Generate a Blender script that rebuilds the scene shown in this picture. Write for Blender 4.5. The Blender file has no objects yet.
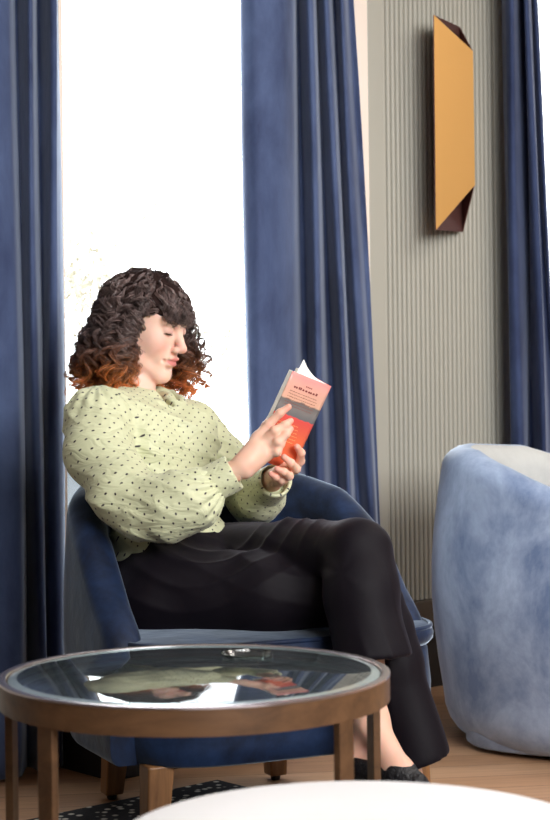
import bpy, bmesh, math, random
import numpy as np
from mathutils import Vector, Matrix
random.seed(7); rng = np.random.default_rng(11)  # fixed seeds
SC = bpy.context.scene
COL = SC.collection
PI = math.pi
R = math.radians
# ------------------------------------------------------------------ camera
F = 1617.0; CH = 0.90; ROLL = R(0.65)
cam_d = bpy.data.cameras.new('camera'); cam = bpy.data.objects.new('camera', cam_d); COL.objects.link(cam)
cam_d.sensor_fit = 'VERTICAL'; cam_d.sensor_height = 36.0; cam_d.lens = F/820*36
MC = Matrix.Translation((0, 0, CH)) @ Matrix.Rotation(R(90), 4, 'X') @ Matrix.Rotation(-ROLL, 4, 'Z')
cam.matrix_world = MC
cam_d.clip_start = 0.05; cam_d.clip_end = 200
cam_d.dof.use_dof = True; cam_d.dof.focus_distance = 3.55; cam_d.dof.aperture_fstop = 7.0
SC.camera = cam
# ------------------------------------------------------------------ world, lights, exposure
w = bpy.data.worlds.new('world'); SC.world = w; w.use_nodes = True
bg = w.node_tree.nodes['Background']
bg.inputs[0].default_value = (0.93, 0.97, 1.0, 1); bg.inputs[1].default_value = 11.0
SC.view_settings.view_transform = 'Standard'; SC.view_settings.look = 'None'
SC.view_settings.gamma = 1.0; SC.view_settings.exposure = 0.0; SC.view_settings.use_curve_mapping = False
SC.cycles.max_bounces = 8; SC.cycles.transparent_max_bounces = 12
SC.cycles.use_denoising = True
SC.cycles.sample_clamp_indirect = 6.0
ROOM_FILL = 60.0; FILL2 = 50.0

def srgb(r, g, b):
    f = lambda c: (c/255/12.92) if c/255 <= 0.04045 else ((c/255+0.055)/1.055)**2.4
    return (f(r), f(g), f(b))

def P(px, py, D):
    """point of the place at depth D seen through pixel (px, py)"""
    cx = (px-275)/F; cy = -(py-410)/F
    c, s = math.cos(-ROLL), math.sin(-ROLL)
    X = cx*c - cy*s; Z = cx*s + cy*c
    return Vector((X*D, D, CH + Z*D))

def VP(px, py, D): return np.array(P(px, py, D), dtype=np.float64)

# ------------------------------------------------------------------ window wall frame
WA = R(42)
WDIR = Vector((math.cos(WA), math.sin(WA), 0)); WN = Vector((math.sin(WA), -math.cos(WA), 0))
WO = Vector((0.45, 5.2, 0))
def W(s, n, z): return WO + WDIR*s + WN*n + Vector((0, 0, z))
def wall_s(px, n=0.0, py=410):
    d = P(px, py, 1.0) - Vector((0, 0, CH)); d.z = 0
    o = WO + WN*n
    t = o.dot(WN)/d.dot(WN)
    return (d*t - o).dot(WDIR)
MW = Matrix((( WDIR.x, WN.x, 0, WO.x), (WDIR.y, WN.y, 0, WO.y), (0, 0, 1, 0), (0, 0, 0, 1)))

# area lights: added room fills and the window portals
def area(name, loc, target, sx, sy, power, col=(1, 1, 1), portal=False):
    l = bpy.data.lights.new(name, 'AREA'); l.shape = 'RECTANGLE'; l.size = sx; l.size_y = sy; l.energy = power; l.color = col
    o = bpy.data.objects.new(name, l); COL.objects.link(o); o.location = loc
    o.rotation_euler = (Vector(target)-Vector(loc)).to_track_quat('-Z', 'Y').to_euler()
    if portal: l.cycles.is_portal = True
    return o
fl_ = area('room_fill_light', (2.0, 0.4, 2.2), (0.2, 4.2, 1.35), 2.6, 1.6, ROOM_FILL, (1.0, 0.985, 0.97)); fl_.data.spread = R(85)  # added soft fill from the front right; no window stands there
area('overhead_fill_light', W(0.4, 2.2, 2.8), W(0.4, 2.2, 0), 1.6, 1.2, FILL2, (1.0, 0.94, 0.87))  # second added fill, from overhead, lifts the floor; not a known ceiling lamp

cl_ = area('foreground_fill_light', (0.25, 1.5, 2.85), (0.2, 1.9, 0), 0.9, 0.9, 4.5, (1.0, 0.97, 0.94)); cl_.data.spread = R(70)  # unseen helper light, added to brighten the white tabletop
# ------------------------------------------------------------------ materials
def nt(name):
    m = bpy.data.materials.new(name); m.use_nodes = True
    t = m.node_tree; b = t.nodes['Principled BSDF']
    return m, t, b
def N(t, kind, **kw):
    n = t.nodes.new(kind)
    for k, v in kw.items():
        if k.startswith('i_'): n.inputs[k[2:].replace('_', ' ')].default_value = v
        else: setattr(n, k, v)
    return n
def plain(name, col, rough=0.6, metal=0.0, sheen=0.0, sheen_col=(1, 1, 1), sheen_r=0.4, spec=0.5, bump=0.0, bscale=80, var=0.0, vscale=6, sss=0.0, coat=0.0):
    m, t, b = nt(name)
    b.inputs['Base Color'].default_value = (*col, 1); b.inputs['Roughness'].default_value = rough
    b.inputs['Metallic'].default_value = metal; b.inputs['Specular IOR Level'].default_value = spec
    b.inputs['Sheen Weight'].default_value = sheen; b.inputs['Sheen Tint'].default_value = (*sheen_col, 1)
    b.inputs['Sheen Roughness'].default_value = sheen_r
    b.inputs['Coat Weight'].default_value = coat
    if sss:
        b.inputs['Subsurface Weight'].default_value = sss
        b.inputs['Subsurface Radius'].default_value = (0.012, 0.005, 0.003); b.inputs['Subsurface Scale'].default_value = 0.6
    tc = N(t, 'ShaderNodeTexCoord')
    if var:
        nz = N(t, 'ShaderNodeTexNoise', i_Scale=vscale, i_Detail=4.0, i_Roughness=0.6)
        mr = N(t, 'ShaderNodeMapRange'); mr.inputs['From Min'].default_value = 0.3; mr.inputs['From Max'].default_value = 0.7
        mr.inputs['To Min'].default_value = 1-var; mr.inputs['To Max'].default_value = 1+var
        hs = N(t, 'ShaderNodeHueSaturation'); hs.inputs['Color'].default_value = (*col, 1)
        t.links.new(tc.outputs['Object'], nz.inputs['Vector']); t.links.new(nz.outputs['Fac'], mr.inputs['Value'])
        t.links.new(mr.outputs['Result'], hs.inputs['Value']); t.links.new(hs.outputs['Color'], b.inputs['Base Color'])
    if bump:
        nb = N(t, 'ShaderNodeTexNoise', i_Scale=bscale, i_Detail=3.0)
        bp = N(t, 'ShaderNodeBump'); bp.inputs['Strength'].default_value = bump; bp.inputs['Distance'].default_value = 0.004
        t.links.new(tc.outputs['Object'], nb.inputs['Vector']); t.links.new(nb.outputs['Fac'], bp.inputs['Height'])
        t.links.new(bp.outputs['Normal'], b.inputs['Normal'])
    return m

def velvet(name, c1, c2, sheen_col, sheen=1.0, scale=7.0, stretch=(1, 1, 1), rough=0.75, sr=0.35, trans=0.0, dist=0.25, spec=0.12):
    """napped velvet: colour and nap vary where the pile has been brushed"""
    m, t, b = nt(name)
    tc = N(t, 'ShaderNodeTexCoord'); mp = N(t, 'ShaderNodeMapping'); mp.inputs['Scale'].default_value = stretch
    nz = N(t, 'ShaderNodeTexNoise', i_Scale=scale, i_Detail=6.0, i_Roughness=0.66, i_Distortion=dist)
    cr = N(t, 'ShaderNodeValToRGB')
    cr.color_ramp.elements[0].position = 0.36; cr.color_ramp.elements[0].color = (*c1, 1)
    cr.color_ramp.elements[1].position = 0.66; cr.color_ramp.elements[1].color = (*c2, 1)
    t.links.new(tc.outputs['Object'], mp.inputs['Vector']); t.links.new(mp.outputs['Vector'], nz.inputs['Vector'])
    t.links.new(nz.outputs['Fac'], cr.inputs['Fac']); t.links.new(cr.outputs['Color'], b.inputs['Base Color'])
    b.inputs['Roughness'].default_value = rough; b.inputs['Specular IOR Level'].default_value = spec
    b.inputs['Sheen Weight'].default_value = sheen; b.inputs['Sheen Tint'].default_value = (*sheen_col, 1)
    b.inputs['Sheen Roughness'].default_value = sr
    nb = N(t, 'ShaderNodeTexNoise', i_Scale=scale*2.2, i_Detail=4.0)
    bp = N(t, 'ShaderNodeBump'); bp.inputs['Strength'].default_value = 0.25; bp.inputs['Distance'].default_value = 0.01
    t.links.new(mp.outputs['Vector'], nb.inputs['Vector']); t.links.new(nb.outputs['Fac'], bp.inputs['Height'])
    t.links.new(bp.outputs['Normal'], b.inputs['Normal'])
    if trans:
        tr = N(t, 'ShaderNodeBsdfTranslucent'); tr.inputs[0].default_value = (*c2, 1)
        mx = N(t, 'ShaderNodeMixShader'); mx.inputs[0].default_value = trans
        out = t.nodes['Material Output']
        t.links.new(b.outputs[0], mx.inputs[1]); t.links.new(tr.outputs[0], mx.inputs[2]); t.links.new(mx.outputs[0], out.inputs['Surface'])
    return m

def wood(name, c1, c2, scale=3.0, rough=0.4, axis='Z', coat=0.0):
    m, t, b = nt(name)
    tc = N(t, 'ShaderNodeTexCoord'); mp = N(t, 'ShaderNodeMapping')
    mp.inputs['Scale'].default_value = {'Z': (18, 18, 1.6), 'X': (1.6, 18, 18), 'R': (4, 4, 30)}[axis]
    nz = N(t, 'ShaderNodeTexNoise', i_Scale=scale, i_Detail=5.0, i_Roughness=0.65, i_Distortion=0.4)
    cr = N(t, 'ShaderNodeValToRGB'); cr.color_ramp.elements[0].position = 0.3; cr.color_ramp.elements[1].position = 0.7
    cr.color_ramp.elements[0].color = (*c1, 1); cr.color_ramp.elements[1].color = (*c2, 1)
    t.links.new(tc.outputs['Object'], mp.inputs['Vector']); t.links.new(mp.outputs['Vector'], nz.inputs['Vector'])
    t.links.new(nz.outputs['Fac'], cr.inputs['Fac']); t.links.new(cr.outputs['Color'], b.inputs['Base Color'])
    b.inputs['Roughness'].default_value = rough; b.inputs['Coat Weight'].default_value = coat
    return m

def glass_pane_mat(name, tint=(1, 1, 1), refl=1.0, rough=0.0):
    m, t, b = nt(name); t.nodes.remove(b)
    tr = N(t, 'ShaderNodeBsdfTransparent'); tr.inputs[0].default_value = (*tint, 1)
    gl = N(t, 'ShaderNodeBsdfGlossy'); gl.inputs['Roughness'].default_value = rough
    fr = N(t, 'ShaderNodeFresnel'); fr.inputs['IOR'].default_value = 1.5
    ma = N(t, 'ShaderNodeMath', operation='MULTIPLY'); ma.inputs[1].default_value = refl; ma.use_clamp = True
    mx = N(t, 'ShaderNodeMixShader')
    t.links.new(fr.outputs[0], ma.inputs[0]); t.links.new(ma.outputs[0], mx.inputs[0])
    t.links.new(tr.outputs[0], mx.inputs[1]); t.links.new(gl.outputs[0], mx.inputs[2])
    t.links.new(mx.outputs[0], t.nodes['Material Output'].inputs['Surface'])
    return m

# ------------------------------------------------------------------ mesh helpers
def obj(name, verts, faces, mat, parent=None, smooth=True, loc=None):
    me = bpy.data.meshes.new(name)
    me.from_pydata([tuple(v) for v in verts], [], [tuple(int(i) for i in f) for f in faces])
    me.validate(); me.update()
    if mat: me.materials.append(mat)
    if smooth: me.polygons.foreach_set('use_smooth', [True]*len(me.polygons))
    o = bpy.data.objects.new(name, me); COL.objects.link(o)
    if parent: o.parent = parent
    if loc: o.location = loc
    return o
class MB:
    def __init__(s): s.v = []; s.f = []
    def add(s, v, f):
        k = len(s.v); s.v += [Vector(p) for p in v]; s.f += [tuple(i+k for i in q) for q in f]; return s
    def hexa(s, p):   # 8 corners: bottom 4 (ccw), top 4
        return s.add(p, [(0, 3, 2, 1), (4, 5, 6, 7), (0, 1, 5, 4), (1, 2, 6, 5), (2, 3, 7, 6), (3, 0, 4, 7)])
    def box(s, x0, x1, y0, y1, z0, z1, M=None):
        p = [Vector(q) for q in ((x0, y0, z0), (x1, y0, z0), (x1, y1, z0), (x0, y1, z0), (x0, y0, z1), (x1, y0, z1), (x1, y1, z1), (x0, y1, z1))]
        if M: p = [M @ q for q in p]
        return s.hexa(p)
    def tube(s, pts, rad, n=8, closed=False, cap=True):
        pts = [Vector(p) for p in pts]; L = len(pts)
        if not isinstance(rad, (list, tuple)): rad = [rad]*L
        rings = []; up = None
        for i, p in enumerate(pts):
            a = pts[(i-1) % L] if (closed or i > 0) else p
            b = pts[(i+1) % L] if (closed or i < L-1) else p
            t = (b-a).normalized()
            if up is None:
                up = Vector((0, 0, 1)) if abs(t.z) < 0.9 else Vector((1, 0, 0))
            x = t.cross(up).normalized(); up = x.cross(t).normalized()
            rings.append([p + (x*math.cos(2*PI*k/n)+up*math.sin(2*PI*k/n))*rad[i] for k in range(n)])
        k0 = len(s.v)
        for r in rings: s.v += r
        m = L if closed else L-1
        for i in range(m):
            for k in range(n):
                a = k0+i*n+k; b = k0+i*n+(k+1) % n; c = k0+((i+1) % L)*n+(k+1) % n; d = k0+((i+1) % L)*n+k
                s.f.append((a, b, c, d))
        if cap and not closed:
            s.f.append(tuple(k0+k for k in reversed(range(n)))); s.f.append(tuple(k0+(L-1)*n+k for k in range(n)))
        return s
    def lathe(s, prof, n=48, c=(0, 0, 0), closed=False):
        k0 = len(s.v); m = len(prof)
        for r, z in prof:
            for k in range(n):
                a = 2*PI*k/n; s.v.append(Vector((c[0]+r*math.cos(a), c[1]+r*math.sin(a), c[2]+z)))
        for i in range(m if closed else m-1):
            for k in range(n):
                i2 = (i+1) % m
                s.f.append((k0+i*n+k, k0+i*n+(k+1) % n, k0+i2*n+(k+1) % n, k0+i2*n+k))
        if not closed:
            s.f.append(tuple(k0+k for k in reversed(range(n)))); s.f.append(tuple(k0+(m-1)*n+k for k in range(n)))
        return s
    def obj(s, name, mat, parent=None, smooth=False, bevel=0.0, seg=2, auto=None, fix=True):
        o = obj(name, s.v, s.f, mat, parent, smooth)
        if fix:
            bm = bmesh.new(); bm.from_mesh(o.data); bmesh.ops.recalc_face_normals(bm, faces=bm.faces)
            bm.to_mesh(o.data); bm.free()
        if bevel:
            b = o.modifiers.new('bevel', 'BEVEL'); b.width = bevel; b.segments = seg; b.limit_method = 'ANGLE'; b.angle_limit = R(35)
            o.data.polygons.foreach_set('use_smooth', [True]*len(o.data.polygons))
            wn = o.modifiers.new('wn', 'WEIGHTED_NORMAL'); wn.keep_sharp = True
        if auto:
            o.data.polygons.foreach_set('use_smooth', [True]*len(o.data.polygons))
            o.data.set_sharp_from_angle(angle=R(auto))
        return o
def empty(name, label, cat, loc=(0, 0, 0), rotz=0, group=None):
    o = bpy.data.objects.new(name, None); COL.objects.link(o); o.empty_display_size = 0.1
    o.location = loc; o.rotation_euler = (0, 0, rotz); o['label'] = label; o['category'] = cat
    if group: o['group'] = group
    return o
def tag(o, label, cat, group=None):
    o['label'] = label; o['category'] = cat
    if group: o['group'] = group
    return o
def struct(o): o['kind'] = 'structure'; return o
# ------------------------------------------------------------------ materials list
M = {}
M['wall'] = plain('wall_paint', srgb(176, 174, 166), 0.7, bump=0.05, bscale=200)
M['panel'] = plain('panel_paint', srgb(160, 158, 148), 0.55)
M['reveal'] = plain('reveal_paint', srgb(226, 212, 200), 0.6)
M['ceil'] = plain('ceiling_paint', srgb(225, 222, 215), 0.8)
M['dark'] = plain('plinth_paint', srgb(30, 27, 28), 0.6)
M['frame'] = plain('window_frame_paint', srgb(215, 218, 225), 0.4)
M['pane'] = glass_pane_mat('window_glass', (0.97, 0.98, 0.98), 0.6)
M['curtain'] = velvet('curtain_velvet', srgb(50, 60, 90), srgb(76, 90, 124), (0.72, 0.82, 1.0), 0.8, 5.0, (1, 1, 0.5), trans=0.0)
M['chair'] = velvet('armchair_velvet', srgb(7, 15, 34), srgb(29, 49, 84), (0.68, 0.82, 1.0), 1.0, 7.0, sr=0.3, rough=0.6, spec=0.25)
M['chair_pale'] = velvet('armchair_brushed_velvet', srgb(100, 118, 152), srgb(166, 182, 208), (0.75, 0.86, 1.0), 0.9, 5.2, (1, 1, 0.75))
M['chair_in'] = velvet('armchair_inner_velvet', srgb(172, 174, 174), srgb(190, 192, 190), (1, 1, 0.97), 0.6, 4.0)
M['leg'] = wood('beech_legs', srgb(104, 70, 42), srgb(154, 110, 70), 2.5, 0.4)
M['rim'] = wood('bronze_wood_rim', srgb(84, 60, 42), srgb(118, 86, 60), 2.0, 0.38, 'X')
M['edge'] = plain('polished_metal_edge', srgb(200, 188, 190), 0.22, 0.9)
M['brass'] = plain('brushed_brass', srgb(236, 184, 112), 0.5, 0.75, bump=0.05, bscale=60)
M['brass_in'] = plain('dark_bronze_inside', srgb(110, 74, 70), 0.5, 0.7)
M['white'] = plain('white_lacquer', srgb(240, 239, 241), 0.5, var=0.015, vscale=3)
M['blackmetal'] = plain('black_metal', srgb(25, 24, 26), 0.5)

# ------------------------------------------------------------------ room shell
S1a, S1b = wall_s(63, 0.0), wall_s(357, 0.0)        # first window opening
S2a = wall_s(534, 0.0); S2b = S2a + 1.5              # second window opening
SL, SR = -6.0, 3.9; ZC = 2.95; TH = 0.22; ZS = 0.50; ZH = 2.65; DEPTH = 6.2
def wbox(mb, s0, s1, n0, n1, z0, z1): return mb.box(s0, s1, n0, n1, z0, z1, MW)
m = MB()
wbox(m, SL, S1a, -TH, 0, 0, ZC); wbox(m, S1b, S2a, -TH, 0, 0, ZC); wbox(m, S2b, SR, -TH, 0, 0, ZC)
for a, b in ((S1a, S1b), (S2a, S2b)):
    wbox(m, a, b, -TH, 0, 0, ZS); wbox(m, a, b, -TH, 0, ZH, ZC)
struct(m.obj('wall_window', M['wall']))
struct(wbox(MB(), SL-TH, SL, -TH, DEPTH+TH, 0, ZC).obj('wall_left', M['wall']))
struct(wbox(MB(), SR, SR+TH, -TH, DEPTH+TH, 0, ZC).obj('wall_right', M['wall']))
struct(wbox(MB(), SL, SR, DEPTH, DEPTH+TH, 0, ZC).obj('wall_back', M['wall']))
struct(wbox(MB(), SL, SR, -TH, DEPTH, ZC, ZC+0.1).obj('ceiling', M['ceil']))

# floor: oak boards
def floor_mat():
    m, t, b = nt('oak_boards')
    tc = N(t, 'ShaderNodeTexCoord'); mp = N(t, 'ShaderNodeMapping'); mp.inputs['Rotation'].default_value = (0, 0, R(-8))
    br = N(t, 'ShaderNodeTexBrick'); br.offset = 0.37; br.inputs['Scale'].default_value = 1.0
    br.inputs['Brick Width'].default_value = 1.3; br.inputs['Row Height'].default_value = 0.12
    br.inputs['Mortar Size'].default_value = 0.0014; br.inputs['Mortar Smooth'].default_value = 0.3; br.inputs['Bias'].default_value = 0.0
    br.inputs['Color1'].default_value = (*srgb(196, 156, 122), 1); br.inputs['Color2'].default_value = (*srgb(174, 132, 98), 1)
    br.inputs['Mortar'].default_value = (*srgb(92, 66, 48), 1)
    mg = N(t, 'ShaderNodeMapping'); mg.inputs['Scale'].default_value = (1.5, 22, 1)
    nz = N(t, 'ShaderNodeTexNoise', i_Scale=3.0, i_Detail=6.0, i_Roughness=0.65, i_Distortion=0.5)
    mr = N(t, 'ShaderNodeMapRange'); mr.inputs['From Min'].default_value = 0.3; mr.inputs['From Max'].default_value = 0.7
    mr.inputs['To Min'].default_value = 0.80; mr.inputs['To Max'].default_value = 1.12
    hs = N(t, 'ShaderNodeHueSaturation')
    L = t.links.new
    L(tc.outputs['Object'], mp.inputs['Vector']); L(mp.outputs['Vector'], br.inputs['Vector']); L(mp.outputs['Vector'], mg.inputs['Vector'])
    L(mg.outputs['Vector'], nz.inputs['Vector']); L(nz.outputs['Fac'], mr.inputs['Value']); L(mr.outputs['Result'], hs.inputs['Value'])
    L(br.outputs['Color'], hs.inputs['Color']); L(hs.outputs['Color'], b.inputs['Base Color'])
    bp = N(t, 'ShaderNodeBump'); bp.inputs['Strength'].default_value = 0.15; bp.inputs['Distance'].default_value = 0.002
    L(br.outputs['Fac'], bp.inputs['Height']); bp.invert = True; L(bp.outputs['Normal'], b.inputs['Normal'])
    b.inputs['Roughness'].default_value = 0.42
    return m
struct(wbox(MB(), SL, SR, -TH, DEPTH, -0.1, 0).obj('floor', floor_mat()))

# windows: frame, pane, sill (sub-objects of the setting)
def window(name, a, b):
    fr = MB(); n0, n1 = -0.17, -0.11; t = 0.05
    wbox(fr, a, a+t, n0, n1, ZS, ZH); wbox(fr, b-t, b, n0, n1, ZS, ZH)
    wbox(fr, a, b, n0, n1, ZS, ZS+t); wbox(fr, a, b, n0, n1, ZH-t, ZH)
    fo = struct(fr.obj(name, M['frame'], bevel=0.004))
    wbox(MB(), a+t, b-t, -0.145, -0.139, ZS+t, ZH-t).obj('pane', M['pane'], fo)
    wbox(MB(), a+0.001, b-0.001, -0.105, 0.03, ZS, ZS+0.025).obj('sill', M['frame'], fo, bevel=0.005)
    rv = MB(); wbox(rv, b-0.012, b-0.001, -0.105, -0.001, ZS+0.03, ZH-0.002); wbox(rv, a+0.001, a+0.012, -0.105, -0.001, ZS+0.03, ZH-0.002)
    rv.obj('reveal_lining', M['reveal'], fo)
    c = W((a+b)/2, -0.21, (ZS+ZH)/2)
    area(name+'_portal', c, c+WN, b-a, ZH-ZS, 1, portal=True)
window('window_1', S1a, S1b); window('window_2', S2a, S2b)

# fluted panel between the windows
sa, sb = wall_s(372, 0.03), wall_s(507, 0.03)
ga, gb = wall_s(387, 0.03), wall_s(498, 0.03)
ZP = 0.285
m = MB()
wbox(m, sa, ga, 0, 0.030, ZP, ZC); wbox(m, gb, sb, 0, 0.030, ZP, ZC); wbox(m, ga, gb, 0.0, 0.012, ZP, ZC)
struct(m.obj('trim_1', M['panel'], bevel=0.003))
m = MB(); nfl = 25; dw = (gb-ga)/nfl; v = []; f = []
q = 8
for i in range(nfl):
    for k in range(q+1):
        a = PI*k/q
        s_ = ga+dw*(i+0.5) - math.cos(a)*dw*0.41; n_ = 0.013+0.011*math.sin(a)**0.7
        v += [W(s_, n_, ZP+0.002), W(s_, n_, ZC)]
    k0 = i*(q+1)*2
    for k in range(q): f.append((k0+2*k, k0+2*k+2, k0+2*k+3, k0+2*k+1))
m.add(v, f); fl = m.obj('trim_2', M['panel'], smooth=True); struct(fl)
m = MB(); wbox(m, sa-0.01, sb, 0, 0.045, ZP-0.075, ZP); struct(m.obj('trim_3', plain('dark_rail', srgb(70, 62, 55), 0.5), bevel=0.004))
m = MB(); wbox(m, wall_s(352, 0), wall_s(373, 0), 0, 0.02, 0, ZC)
m2 = MB(); wbox(m2, wall_s(340, 0.0), wall_s(367.5, 0.0), 0.0, 0.028, 0, ZC); struct(m2.obj('trim_4', M['reveal'], bevel=0.006))
m = MB(); wbox(m, wall_s(367.5, 0.012), wall_s(373, 0.012), 0.0, 0.012, 0, ZC); struct(m.obj('trim_5', plain('shadow_gap', srgb(120, 124, 112), 0.6)))
m = MB(); wbox(m, wall_s(67, 0.2), wall_s(228, 0.2), 0.032, 0.37, 0, 0.28); struct(m.obj('trim_6', M['dark'], bevel=0.006))   # dark plinth under the window
m = MB(); wbox(m, sa-0.01, sb, 0, 0.02, 0, ZP-0.075); struct(m.obj('baseboard_window', M['dark']))

# ------------------------------------------------------------------ outside
grd = MB().box(-40, 40, 0, 60, -0.9, -0.8, Matrix(((WDIR.x, -WN.x, 0, WO.x-WN.x*0.6), (WDIR.y, -WN.y, 0, WO.y-WN.y*0.6), (0, 0, 1, 0), (0, 0, 0, 1))))
struct(grd.obj('ground', plain('pale_paving', srgb(150, 150, 148), 0.9)))
# low grey garden wall outside, seen through the gap beside the armchair
gw = MB(); gw.box(-4.2, 1.2, -3.6, -3.4, -0.8, 0.62, MW); gw.box(-4.25, 1.25, -3.65, -3.35, 0.62, 0.68, MW)
tag(gw.obj('garden_wall', plain('grey_render', srgb(82, 86, 90), 0.8, bump=0.3, bscale=20), bevel=0.01), 'low grey garden wall outside, seen through the gap between left curtain and armchair', 'wall')
def tree():
    t = empty('tree', 'faint pale bare-branched tree outside the window, left of the woman\'s head', 'tree', P(108, 640, 9.0).xy.to_3d()+Vector((0, 0, -0.8)))
    o = t.location
    rr = random.Random(5); mb = MB(); lf = MB(); tips = []
    def branch(p, d, ln, r, dep):
        pts = [p]; rad = [r]
        for i in range(5):
            d = (d+Vector((rr.uniform(-1, 1), rr.uniform(-1, 1), rr.uniform(-0.3, 0.8)))*0.16).normalized()
            p = p+d*ln/5; pts.append(p); rad.append(r*(1-0.12*(i+1)))
        mb.tube(pts, rad, 6)
        if dep == 0: tips.append(p); return
        for k in range(3):
            q = pts[rr.choice((3, 4, 5))]
            nd = (d+Vector((rr.uniform(-1, 1), rr.uniform(-1, 1), rr.uniform(-0.1, 0.6)))*0.75).normalized()
            branch(q, nd, ln*0.68, r*0.6, dep-1)
    branch(Vector((0, 0, 0)), Vector((0, 0, 1)), 1.15, 0.02, 5)
    mb.obj('trunk', plain('pale_bark', srgb(140, 132, 118), 0.8), t, smooth=True)
    for p in tips:
        for k in range(2):
            c = p+Vector((rr.gauss(0, .06), rr.gauss(0, .06), rr.gauss(0, .06)))
            a = Vector((rr.uniform(-1, 1), rr.uniform(-1, 1), rr.uniform(-1, 1))).normalized(); b = a.orthogonal().normalized()
            n_ = a.cross(b)*0.006
            lf.add([c-a*.035, c+b*.018+n_, c+a*.035, c-b*.018+n_], [(0, 1, 2), (0, 2, 3)])
    lf.obj('foliage', plain('pale_leaves', srgb(142, 136, 120), 0.8), t, fix=False)
tree()

# ------------------------------------------------------------------ curtains
def curtain(name, label, prof, n_of, zt=2.9, zb=0.012, mat=None, lean=None, seed=0):
    """prof: list of (s, n) at the top; hangs to the floor with gently wandering folds"""
    prof = np.array(prof, float); t = np.linspace(0, 1, len(prof)); T = np.linspace(0, 1, len(prof)*7)
    # catmull-ish smooth interpolation by repeated averaging
    s = np.interp(T, t, prof[:, 0]); n = np.interp(T, t, prof[:, 1])
    for _ in range(5):
        s[1:-1] = (s[:-2]+2*s[1:-1]+s[2:])/4; n[1:-1] = (n[:-2]+2*n[1:-1]+n[2:])/4
    zs = np.linspace(zt, zb, 46); V = []; K = len(T)
    r = np.random.default_rng(seed); ph = r.uniform(0, 6, 6)
    for z in zs:
        h = (zt-z)/(zt-zb)
        for i in range(K):
            u = T[i]
            wob = 0.006*math.sin(5*u+3*h+ph[0])*h + 0.004*math.sin(17*u+5*h+ph[1])*h
            dn = 0.014*math.sin(9*u-4*h+ph[2])*h + 0.007*math.sin(23*u+7*h+ph[3])*(0.3+h)
            ds = (lean(u, h) if lean else 0)
            V.append(W(s[i]+wob+ds, n[i]+dn, z))
    Fc = [(j*K+i, j*K+i+1, (j+1)*K+i+1, (j+1)*K+i) for j in range(len(zs)-1) for i in range(K-1)]
    o = obj(name, V, Fc, mat or M['curtain'])
    so = o.modifiers.new('thickness', 'SOLIDIFY'); so.thickness = 0.006; so.offset = 0
    return tag(o, label, 'curtain')
def prof_px(lst):
    out = []
    for px, n in lst: out.append((wall_s(px, n), n))
    return out
curtain('curtain', 'dark navy velvet curtain at the left edge, behind the armchair', prof_px([
    (-70, .10), (-55, .19), (-40, .10), (-28, .11), (-14, .20), (0, .20), (14, .20), (19, .12), (23, .12), (34, .20), (38, .20), (41, .11), (45, .12), (53, .18), (59, .19), (61, .15), (61, .08)]), None, seed=1)
curtain('curtain', 'blue velvet curtain beside the window, hanging behind the open book', prof_px([
    (250, .10), (247.5, .13), (248, .18), (258, .215), (272, .225), (286, .22), (296, .19), (299, .11), (303, .11), (309, .19), (313, .19), (316, .11), (320, .11), (326, .18), (329, .18), (332, .11), (336, .12), (341, .18), (344, .17), (346, .12), (350, .13)]), None,
    lean=lambda u, h: 0.20*max(h-.12, 0)*u**1.6, seed=2)
curtain('curtain', 'pale-lit blue curtain at the right edge, beyond the fluted wall panel', prof_px([
    (508, .06), (509, .13), (516, .17), (521, .11), (526, .10), (525, .17), (527, .18), (529, .11), (531, .10), (532.5, .14), (533, .10)]), None,
    lean=lambda u, h: 0.20*h*u, seed=3, mat=velvet('backlit_curtain_velvet', srgb(50, 60, 92), srgb(72, 86, 124), (0.66, 0.76, 1.0), 0.8, 5.0, (1, 1, 0.5), trans=0.28))

# ------------------------------------------------------------------ wall sconce
def sconce():
    n1, n2 = 0.145, 0.045
    t = empty('wall_sconce', 'folded brass wall sconce with dark slanted ends on the fluted panel', 'wall lamp', W(wall_s(455, .03), 0.026, P(455, 130, 5.25).z))
    inv = Matrix.Translation(-t.location)
    def at(px, py, n):
        d = P(px, py, 1.0)-Vector((0, 0, CH)); o = WO+WN*n
        k = (o.dot(WN))/(Vector((d.x, d.y, 0)).dot(WN))
        return Vector((0, 0, CH))+d*k
    A0, A1 = at(434, 15, n1), at(436, 230, n1); B0, B1 = at(473, 51, n1), at(475, 185, n1)
    C0, C1 = at(460, 27, n2), at(463, 232, n2)
    def panel(name, a, b, c, d, mat, th=0.003):
        a, b, c, d = [inv @ q for q in (a, b, c, d)]
        nn = (b-a).cross(d-a).normalized()*th
        return MB().hexa([a, b, c, d, a+nn, b+nn, c+nn, d+nn]).obj(name, mat, t)
    panel('front_plate', A0, B0, B1, A1, M['brass'])
    panel('side_plate', B0, C0, C1, B1, M['brass_in'])
    panel('back_plate', A0, C0, C1, A1, M['brass_in'])
    zc = t.location
    m = MB(); m.box(-0.02, 0.02, -0.0, 0.05, -0.12, 0.12, inv @ Matrix.Translation(t.location+Vector((0, 0, 0))) @ Matrix(((WDIR.x, WN.x, 0, 0), (WDIR.y, WN.y, 0, 0), (0, 0, 1, 0), (0, 0, 0, 1))))
    m.obj('mounting_plate', M['blackmetal'], t)
sconce()

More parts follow.
